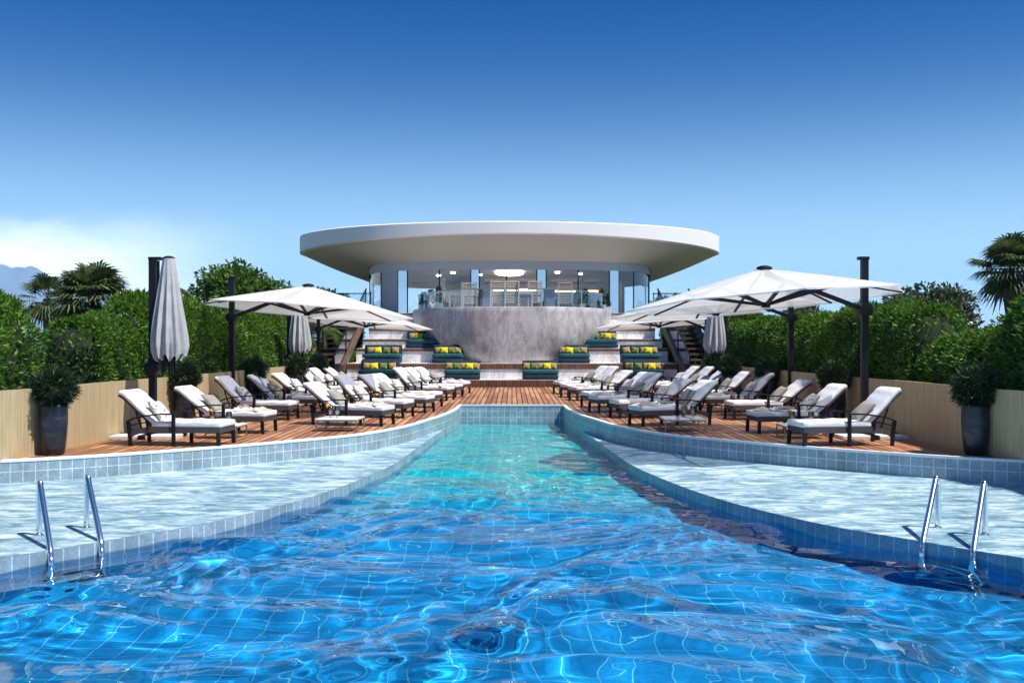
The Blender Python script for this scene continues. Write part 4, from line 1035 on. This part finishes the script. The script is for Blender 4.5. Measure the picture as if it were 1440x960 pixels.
# ------------------------------------------------------------------ marble bowl with terrace on top
bowl = empty('marble_bowl', (0, 42.8, 0)); tag(bowl, 'huge grey veined marble bowl swelling out of the steps, terrace on top', 'marble bowl')
prof = [(0.0, 2.1, 6.9), (.4, 2.25, 7.05), (.75, 2.45, 7.15), (1.05, 2.95, 7.2), (1.35, 3.5, 7.24), (1.65, 3.8, 7.26), (2.0, 3.98, 7.28), (2.35, 4.06, 7.30), (2.6, 4.10, 7.31), (2.76, 4.12, 7.32), (2.81, 4.10, 7.30)]
n_ = 96; bm_ = MB(); vs = []
for (z, a, b) in prof:
    for k in range(n_): t = TAU * k / n_; e_ = 3.1 - .5 * z / 2.81; c_, s_ = math.cos(t), math.sin(t); q_ = (abs(c_) ** e_ + abs(s_) ** e_) ** (-1 / e_); vs.append((a * c_ * q_, b * s_ * q_, z))
fs = [(i * n_ + k, i * n_ + (k + 1) % n_, (i + 1) * n_ + (k + 1) % n_, (i + 1) * n_ + k) for i in range(len(prof) - 1) for k in range(n_)] + [tuple((len(prof) - 1) * n_ + k for k in range(n_))]
bm_.add(vs, fs); bm_.build('bowl_shell', 'marble', bowl, True, 50)
rl = MB(); t0, t1 = -R(172), -R(8); nseg = 64
arc = [(3.98 * math.cos(t0 + (t1 - t0) * i / nseg), 7.2 * math.sin(t0 + (t1 - t0) * i / nseg)) for i in range(nseg + 1)]
for (p, q) in zip(arc[:-1], arc[1:]): rl.add([(p[0], p[1], 2.80), (q[0], q[1], 2.80), (q[0], q[1], 3.45), (p[0], p[1], 3.45)], [(0, 1, 2, 3)])
rl.build('glass_balustrade', 'rail_glass', bowl, True)
tp = MB(); tp.tube([(p[0], p[1], 3.46) for p in arc], .016, 6); tp.build('handrail', 'table_metal', bowl)
for i in (4, 16, 28, 36, 48, 60): MB().bar((arc[i][0], arc[i][1], 2.8), (arc[i][0], arc[i][1], 3.45), .03).build('post', 'chair_frame', bowl)

def make_bar_chair():
    root = empty('terrace_chair')
    f = MB()
    for sx in (-1, 1):
        f.bar((sx * .25, -.25, 0), (sx * .25, -.25, .95), .04); f.bar((sx * .25, .25, 0), (sx * .25, .25, .55), .04); f.bar((sx * .25, -.25, .55), (sx * .25, .25, .55), .04)
    f.bar((-.27, -.25, .95), (.27, -.25, .95), .05); f.build('frame', 'chair_frame', root)
    MB().rbox((0, 0, .42), (.46, .48, .1), .03, 3).build('seat', 'chair_fabric', root, True)
    s_ = MB()
    for i in range(8): s_.box((0, -.25, .20 + .095 * i), (.46, .025, .06))
    s_.build('backrest', 'slat', root); return root
CH = make_bar_chair()
chs = [(-2.05, 37.9, 70, 'first'), (-1.55, 37.8, -8, 'second'), (-.55, 37.0, 4, 'third'), (-.05, 36.9, 10, 'fourth'), (.45, 36.9, -80, 'fifth'), (.85, 37.0, 0, 'sixth'), (2.02, 37.6, -6, 'seventh')]
for (x, y, rz, k) in chs: tag(place(CH, USED, (x, y, 2.812), R(rz)), 'pale framed slat back chair behind the bowl balustrade, %s from the left' % k, 'chair', 'chairs on the bowl terrace')
def make_bar_table(mat='chair_fabric'):
    root = empty('terrace_table'); MB().rbox((0, 0, .72), (.62, .6, .05), .015, 2).build('table_top', mat, root); MB().box((0, 0, .35), (.42, .42, .69)).build('pedestal', mat, root); return root
TT = make_bar_table()
for (x, y, lab) in ((-1.0, 37.9, 'dark blue pedestal table among the left terrace chairs'), (1.4, 37.5, 'dark blue pedestal table between the last terrace chairs')): tag(place(TT, USED, (x, y, 2.812)), lab, 'table', 'tables on the bowl terrace')

def make_terrace_shrub():
    root = empty('terrace_shrub'); MB().box((0, 0, .12), (.3, .3, .24)).build('pot', 'grey_panel', root)
    rng = np.random.default_rng(8); k = 420; z = rng.uniform(0, 1, k); t = rng.uniform(0, TAU, k); rr = .17 * (1 - z * .8) * rng.uniform(.4, 1, k)
    c = np.stack([rr * np.cos(t), rr * np.sin(t), .24 + z * .62], 1); u = np.stack([np.cos(t), np.sin(t), np.full(k, .9)], 1)
    v, f = leaf_quads(c, u, .13, .035, rng, -.1, .4); np_obj('foliage', v, f, 'shrub_leaf', root); return root
TS = make_terrace_shrub()
for i, (x, y, lab) in enumerate(((-3.55, 40.2, 'left edge of the bowl terrace'), (-3.2, 39.3, 'left end, second in from the edge'), (-2.85, 38.7, 'left, third in from the edge'), (2.55, 38.4, 'right, third in from the edge'), (2.85, 38.7, 'right end, second in from the edge'), (3.6, 40.2, 'right edge of the bowl terrace'), (3.95, 41.6, 'right side, beyond the rim post'))):
    o = place(TS, USED, (x, y, 2.812), R(50 * i)); o.scale = (1, 1, .8 + .07 * (i % 3)); tag(o, 'small dark upright shrub in a grey box, ' + lab, 'shrub', 'shrubs on the bowl terrace')

# ------------------------------------------------------------------ round building
BX, BY = -.12, 49.2
bd = empty('round_pavilion', (BX, BY, 0)); tag(bd, 'white disc roofed pavilion with curved glass front above the marble bowl', 'building')
a_, b_ = 10.25, 7.3; n_ = 160; rf = MB(); vs = []
zt = 6.63
def rimb(t): return zt - (.50 + .32 * math.cos(t) ** 2)
rings = []
def ring_(fa, fz):
    k0 = len(vs)
    for k in range(n_): t = TAU * k / n_; vs.append((fa(t)[0], fa(t)[1], fz(t)))
    rings.append(k0)
ring_(lambda t: (0.02 * math.cos(t), .02 * math.sin(t)), lambda t: zt + .02)
ring_(lambda t: (.99 * a_ * math.cos(t), .99 * b_ * math.sin(t)), lambda t: zt)
ring_(lambda t: (a_ * math.cos(t), b_ * math.sin(t)), lambda t: zt - .04)
ring_(lambda t: (a_ * math.cos(t), b_ * math.sin(t)), rimb)
ring_(lambda t: (.985 * a_ * math.cos(t), .985 * b_ * math.sin(t)), lambda t: rimb(t) - .05)
fs = [(p + k, p + (k + 1) % n_, q + (k + 1) % n_, q + k) for p, q in zip(rings[:-1], rings[1:]) for k in range(n_)]
rf.add(vs, [f[::-1] for f in fs]); rf.build('roof', 'roof', bd, True, 40)
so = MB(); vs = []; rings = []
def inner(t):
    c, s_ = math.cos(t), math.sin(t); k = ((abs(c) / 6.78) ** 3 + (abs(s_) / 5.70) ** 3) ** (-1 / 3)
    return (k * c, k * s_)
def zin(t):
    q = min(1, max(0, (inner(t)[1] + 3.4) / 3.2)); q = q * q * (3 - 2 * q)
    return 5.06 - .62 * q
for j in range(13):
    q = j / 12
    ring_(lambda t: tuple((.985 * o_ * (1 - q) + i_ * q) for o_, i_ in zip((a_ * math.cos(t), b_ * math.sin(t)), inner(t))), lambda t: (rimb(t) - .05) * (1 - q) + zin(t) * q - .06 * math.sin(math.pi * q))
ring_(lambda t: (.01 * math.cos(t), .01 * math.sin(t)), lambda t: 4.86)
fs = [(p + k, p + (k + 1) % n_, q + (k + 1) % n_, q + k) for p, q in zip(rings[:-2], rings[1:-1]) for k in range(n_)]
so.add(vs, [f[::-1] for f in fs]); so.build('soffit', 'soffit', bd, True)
# facade path: rounded rectangle, front at local y=-5.7
def facade_path(hw, yf, yb, n=40):
    p = [(-hw, yb)]
    for i in range(n + 1):
        t = math.pi + math.pi * i / n; c, q = math.cos(t), math.sin(t); k = ((abs(c) / hw) ** 3 + (abs(q) / abs(yf)) ** 3) ** (-1 / 3); p.append((k * c, k * q))
    p.append((hw, yb)); return p
def front_y(x): return YF * (1 - (abs(x) / HW) ** 3) ** (1 / 3)
HW, YF, YB = 6.72, -5.65, 5.3
FZ, GT = 2.72, 4.70
bandp = facade_path(HW + .04, YF - .04, YB)
bn = MB()
for (p, q) in zip(bandp[:-1], bandp[1:]):
    bn.add([(p[0], p[1], GT), (q[0], q[1], GT), (q[0], q[1], 5.3), (p[0], p[1], 5.3)], [(0, 1, 2, 3)])
    bn.add([(p[0], p[1], GT), (q[0], q[1], GT), (q[0] * .97, q[1] * .97, GT), (p[0] * .97, p[1] * .97, GT)], [(3, 2, 1, 0)])
bn.build('fascia', 'band', bd, True, 50)
fl = MB(); fp = facade_path(HW + .15, YF - .12, YB + .2); k = len(fp)
fl.add([(x, y, FZ - .25) for x, y in fp] + [(x, y, FZ) for x, y in fp], [tuple(range(k, 2 * k))] + [(i, i + 1, k + i + 1, k + i) for i in range(k - 1)]); fl.build('floor_slab', 'stone_floor', bd)
cl = MB(); cp_ = facade_path(HW - .06, YF + .06, YB); k = len(cp_); cl.add([(x, y, GT + .06) for x, y in cp_], [tuple(range(k))[::-1]]); cl.build('interior_ceiling', 'taupe_ceiling', bd)
# glazing: split the front in photo order
spl = [('glass', 536), ('grey_panel', 560), ('mirror_glass', 573), ('glass', 618), ('glass', 662), ('mirror_glass', 674), ('glass', 712), ('glass', 755), ('mirror_glass', 768), ('glass', 813), ('glass', 857), ('mirror_glass', 870), ('glass', 891)]
def mull(x, y, w=.05): return MB().box((x, y, (FZ + GT) / 2), (w, w, GT - FZ)).build('mullion', 'dark_metal', bd)
def pane(pts, mat, nm):
    m2 = MB()
    for p, q in zip(pts[:-1], pts[1:]): m2.add([(p[0], p[1], FZ), (q[0], q[1], FZ), (q[0], q[1], GT), (p[0], p[1], GT)], [(0, 1, 2, 3)])
    return m2.build(nm, mat, bd, True)
def px2x(px):
    x = 0.
    for _ in range(8): x = (px - 720) / 1400 * (BY + front_y(min(6.6, max(-6.6, x)))) - BX
    return max(-6.6, min(6.6, x))
side = lambda sg: [(sg * 6.6, front_y(6.6))] + [p for p in facade_path(HW, YF, YB)[::(-1 if sg > 0 else 1)] if sg * p[0] > 6.6 and p[1] > front_y(6.6) and p[1] < .5][::-1] + [(sg * HW, YB)]
for sg in (-1, 1): pane(side(sg), 'glass', 'glass_pane'); mull(sg * 6.6, front_y(6.6)); mull(sg * HW, 0)
x_prev = -6.6
for m_, e in spl + [('glass', 912)]:
    x1 = px2x(e)
    if x1 <= x_prev + .02: continue
    xsq = np.linspace(x_prev + .02, x1 - .02, 6); pts = [(float(q), float(front_y(q))) for q in xsq]
    if m_ == 'mirror_glass':
        ym = front_y((x_prev + x1) / 2); pts = [(x_prev + .02, ym), (x1 - .02, ym)]
    pane(pts, m_, {'mirror_glass': 'reflective_pane', 'glass': 'glass_pane'}.get(m_, 'grey_panel'))
    mull(x1, front_y(x1)); x_prev = x1
# interior
iw = MB(); iw.box((1.2, YB - .1, (FZ + GT) / 2), (9.4, .1, GT - FZ)); iw.build('rear_wall', 'pale_wall', bd)
wd = MB(); wd.box((-2.2, YB - 2.6, FZ + .75), (2.6, .5, 1.5)); wd.box((2.9, YB - 2.4, FZ + .7), (2.4, .5, 1.4)); wd.build('wood_cabinet', 'wood_wall', bd)
wd = MB(); wd.box((5.2, -1.5, FZ + .8), (.12, 4.5, 1.6)); wd.build('wood_screen', 'wood_wall', bd)
for (x, y) in ((-3.3, 0), (-1.4, 1.5), (1.9, 1.), (3.6, 0)): MB().box((x, y, (FZ + GT) / 2 + .02), (.22, .22, GT - FZ)).build('column', 'grey_panel', bd)
cv = MB(); cv.box((.0, YB - 2.2, GT - .42), (3.6, .06, .14)); cv.box((3.4, YB - 2.0, GT - .5), (2.6, .06, .10)); cv.build('cove_light', 'lamp_warm', bd)
lm = MB(); vs = [(.0 + .66 * math.cos(TAU * i / 40), -3.4 + 1.9 * math.sin(TAU * i / 40), GT - .02) for i in range(40)]
lm.add(vs + [(x, y, GT + .05) for x, y, z in vs], [tuple(range(40))[::-1]] + [(i, (i + 1) % 40, 40 + (i + 1) % 40, 40 + i) for i in range(40)]); lm.build('ceiling_lamp', 'lamp_white', bd)
for (x, y) in ((-2.6, -3.4), (-1.4, -2.), (2.2, -3.6), (3.3, -2.6), (-3.4, -1.5)):
    MB().lathe([(.11, -.02), (.11, .05)], 16, (x, y, GT)).build('downlight', 'lamp_white', bd)

# ------------------------------------------------------------------ side staircases
def make_stairs(nm):
    root = empty('side_staircase')
    y0, y1, zt = 33.2, 40.4, 2.72
    for x in (-.62, .62):
        s_ = MB(); s_.path_bar([(x, y0 - .2, -.02), (x, y0 + .1, .12), (x, y1, zt - .05), (x, y1 + .5, zt - .03)], .13, .34, (1, 0, 0)); s_.build('stringer', 'stringer', root)
        g_ = MB(); g_.add([(x, y0, .25), (x, y1, zt + .1), (x, y1, zt + .95), (x, y0, 1.05)], [(0, 1, 2, 3)]); g_.build('glass_panel', 'green_glass', root)
        MB().bar((x, y0 - .1, 1.06), (x, y1 + .1, zt + .98), .05, .045).build('handrail', 'dark_metal', root)
        for q in (0, .33, .66, 1): MB().bar((x, y0 + (y1 - y0) * q, .15 + zt * q), (x, y0 + (y1 - y0) * q, 1.06 + (zt - .08) * q), .04).build('baluster', 'dark_metal', root)
    for i in range(14):
        q = (i + .5) / 14; MB().box((0, y0 + (y1 - y0) * q, .03 + zt * q), (1.12, .5, .06)).build('tread', 'stringer', root)
    return root
ST = make_stairs('')
tag(place(ST, USED, (-6.55, 0, 0)), 'brown staircase with green glass sides climbing left of the terraces', 'staircase', 'glass sided staircases flanking the terraces')
tag(place(ST, USED, (6.55, 0, 0)), 'brown staircase with green glass sides climbing right of the terraces', 'staircase', 'glass sided staircases flanking the terraces')
# terrace edge rails either side
for sg, s_ in ((-1, 'left'), (1, 'right')):
    r_ = empty('terrace_railing', (sg * 6.6, 41.6, 2.72)); tag(r_, 'short glass railing at the %s corner of the upper terrace' % s_, 'railing', 'railings on the upper terrace')
    MB().box((0, 0, -.2), (2.0, 3.2, .36)).build('terrace_ledge', 'stone_floor', r_)
    MB().add([(-.9, -1.5, 0), (.9, -1.5, 0), (.9, -1.5, .75), (-.9, -1.5, .75)], [(0, 1, 2, 3)]).build('glass_panel', 'rail_glass', r_)
    MB().bar((-.95, -1.5, .77), (.95, -1.5, .77), .04).build('handrail', 'dark_metal', r_)
    for x in (-.9, 0, .9): MB().bar((x, -1.5, -.02), (x, -1.5, .76), .035).build('post', 'dark_metal', r_)

# ------------------------------------------------------------------ light, sky, camera
sun_dir = Vector((math.cos(R(60)) * .88, -math.cos(R(60)) * .475, math.sin(R(60)))).normalized()
l = bpy.data.lights.new('sun', 'SUN'); l.energy = 5.; l.angle = R(.5); l.color = (1, .95, .87)
lo = bpy.data.objects.new('sun', l); COL.objects.link(lo); lo.rotation_euler = sun_dir.to_track_quat('Z', 'Y').to_euler(); lo.location = (20, -10, 40)
l.cycles.is_caustics_light = True
w = bpy.data.worlds.new('World'); SC.world = w; w.use_nodes = True; nt = w.node_tree
sk = nt.nodes.new('ShaderNodeTexSky'); sk.sky_type = 'NISHITA'; sk.sun_disc = False
sk.sun_elevation = R(60); sk.sun_rotation = R(118.4); sk.altitude = 0; sk.air_density = 1.0; sk.dust_density = .2; sk.ozone_density = 4.
gm = N(nt, 'ShaderNodeGamma', i_Gamma=1.0); nt.links.new(sk.outputs[0], gm.inputs[0])
hs = N(nt, 'ShaderNodeHueSaturation', i_Saturation=1.5, i_Value=.70); nt.links.new(gm.outputs[0], hs.inputs['Color'])
tcw = N(nt, 'ShaderNodeTexCoord'); sp = N(nt, 'ShaderNodeSeparateXYZ'); nt.links.new(tcw.outputs['Generated'], sp.inputs[0])
tr_ = ramp(nt, [(.0, (.07, .54, .76)), (.40, (.01, .43, .70)), (.75, (.80, .90, 1.))], sp.outputs['Z'])
tm_ = N(nt, 'ShaderNodeMix', data_type='RGBA', blend_type='MULTIPLY', i_Factor=1.); nt.links.new(hs.outputs[0], tm_.inputs['A']); nt.links.new(tr_.outputs[0], tm_.inputs['B'])
# low pale blue air and bright cloud bank near the horizon, by true sky direction
def mth(op, a, b=None, c=None):
    n = N(nt, 'ShaderNodeMath', operation=op)
    for i, v in enumerate((a, b, c)):
        if v is None: continue
        if isinstance(v, (int, float)): n.inputs[i].default_value = v
        else: nt.links.new(v, n.inputs[i])
    return n.outputs[0]
el = mth('MAXIMUM', sp.outputs['Z'], 0.)
hz_ = mth('MULTIPLY', mth('POWER', 2.718, mth('MULTIPLY', mth('MULTIPLY', el, el), -42.)), .97)
m1 = N(nt, 'ShaderNodeMix', data_type='RGBA'); nt.links.new(hz_, m1.inputs[0]); nt.links.new(tm_.outputs['Result'], m1.inputs['A']); m1.inputs['B'].default_value = (5.4, 7.7, 10.0, 1)
nzc = N(nt, 'ShaderNodeTexNoise', i_Scale=5., i_Detail=6., i_Roughness=.6)
mpc = N(nt, 'ShaderNodeMapping'); mpc.inputs['Scale'].default_value = (1, 1, 3.2); nt.links.new(tcw.outputs['Generated'], mpc.inputs[0]); nt.links.new(mpc.outputs[0], nzc.inputs['Vector'])
az = N(nt, 'ShaderNodeMapRange', interpolation_type='SMOOTHSTEP', i_1=-.22, i_2=-.42, i_3=0., i_4=1.); nt.links.new(sp.outputs['X'], az.inputs[0])
ev = N(nt, 'ShaderNodeMapRange', interpolation_type='SMOOTHSTEP', i_1=.125, i_2=.045, i_3=0., i_4=1.); nt.links.new(mth('ADD', el, mth('MULTIPLY', mth('SUBTRACT', nzc.outputs[0], .5), .09)), ev.inputs[0])
m2 = N(nt, 'ShaderNodeMix', data_type='RGBA'); nt.links.new(mth('MULTIPLY', mth('MULTIPLY', az.outputs[0], ev.outputs[0]), .9), m2.inputs[0]); nt.links.new(m1.outputs['Result'], m2.inputs['A']); m2.inputs['B'].default_value = (13.5, 13.6, 13.6, 1)
nt.links.new(m2.outputs['Result'], nt.nodes['Background'].inputs[0]); nt.nodes['Background'].inputs[1].default_value = .12
cam = bpy.data.cameras.new('camera'); co = bpy.data.objects.new('camera', cam); COL.objects.link(co)
co.location = (0, 0, 1.56); co.rotation_euler = (R(90), 0, 0); cam.sensor_width = 36; cam.lens = 36 * F; cam.clip_end = 12000; cam.clip_start = .05
SC.camera = co
if HAZE:
    hm = bpy.data.materials.new('thin_air'); hm.use_nodes = True; hn = hm.node_tree
    for n in list(hn.nodes): hn.nodes.remove(n)
    ho = hn.nodes.new('ShaderNodeOutputMaterial'); hv = hn.nodes.new('ShaderNodeVolumePrincipled')
    hv.inputs['Color'].default_value = (.14, .54, 1, 1); hv.inputs['Density'].default_value = HAZE; hv.inputs['Anisotropy'].default_value = 0
    hn.links.new(hv.outputs[0], ho.inputs['Volume'])
    M['thin_air'] = hm
    hb = MB().box((0, 0, 139), (8200, 8200, 284)).build('haze', 'thin_air'); hb['kind'] = 'stuff'
SC.view_settings.view_transform = 'Standard'; SC.view_settings.look = 'None'; SC.view_settings.exposure = .45; SC.view_settings.gamma = 1
cy = SC.cycles; cy.use_denoising = True; cy.max_bounces = 10; cy.transparent_max_bounces = 16; cy.transmission_bounces = 8; cy.sample_clamp_indirect = 6
cy.caustics_refractive = True; cy.caustics_reflective = False; cy.blur_glossy = .5
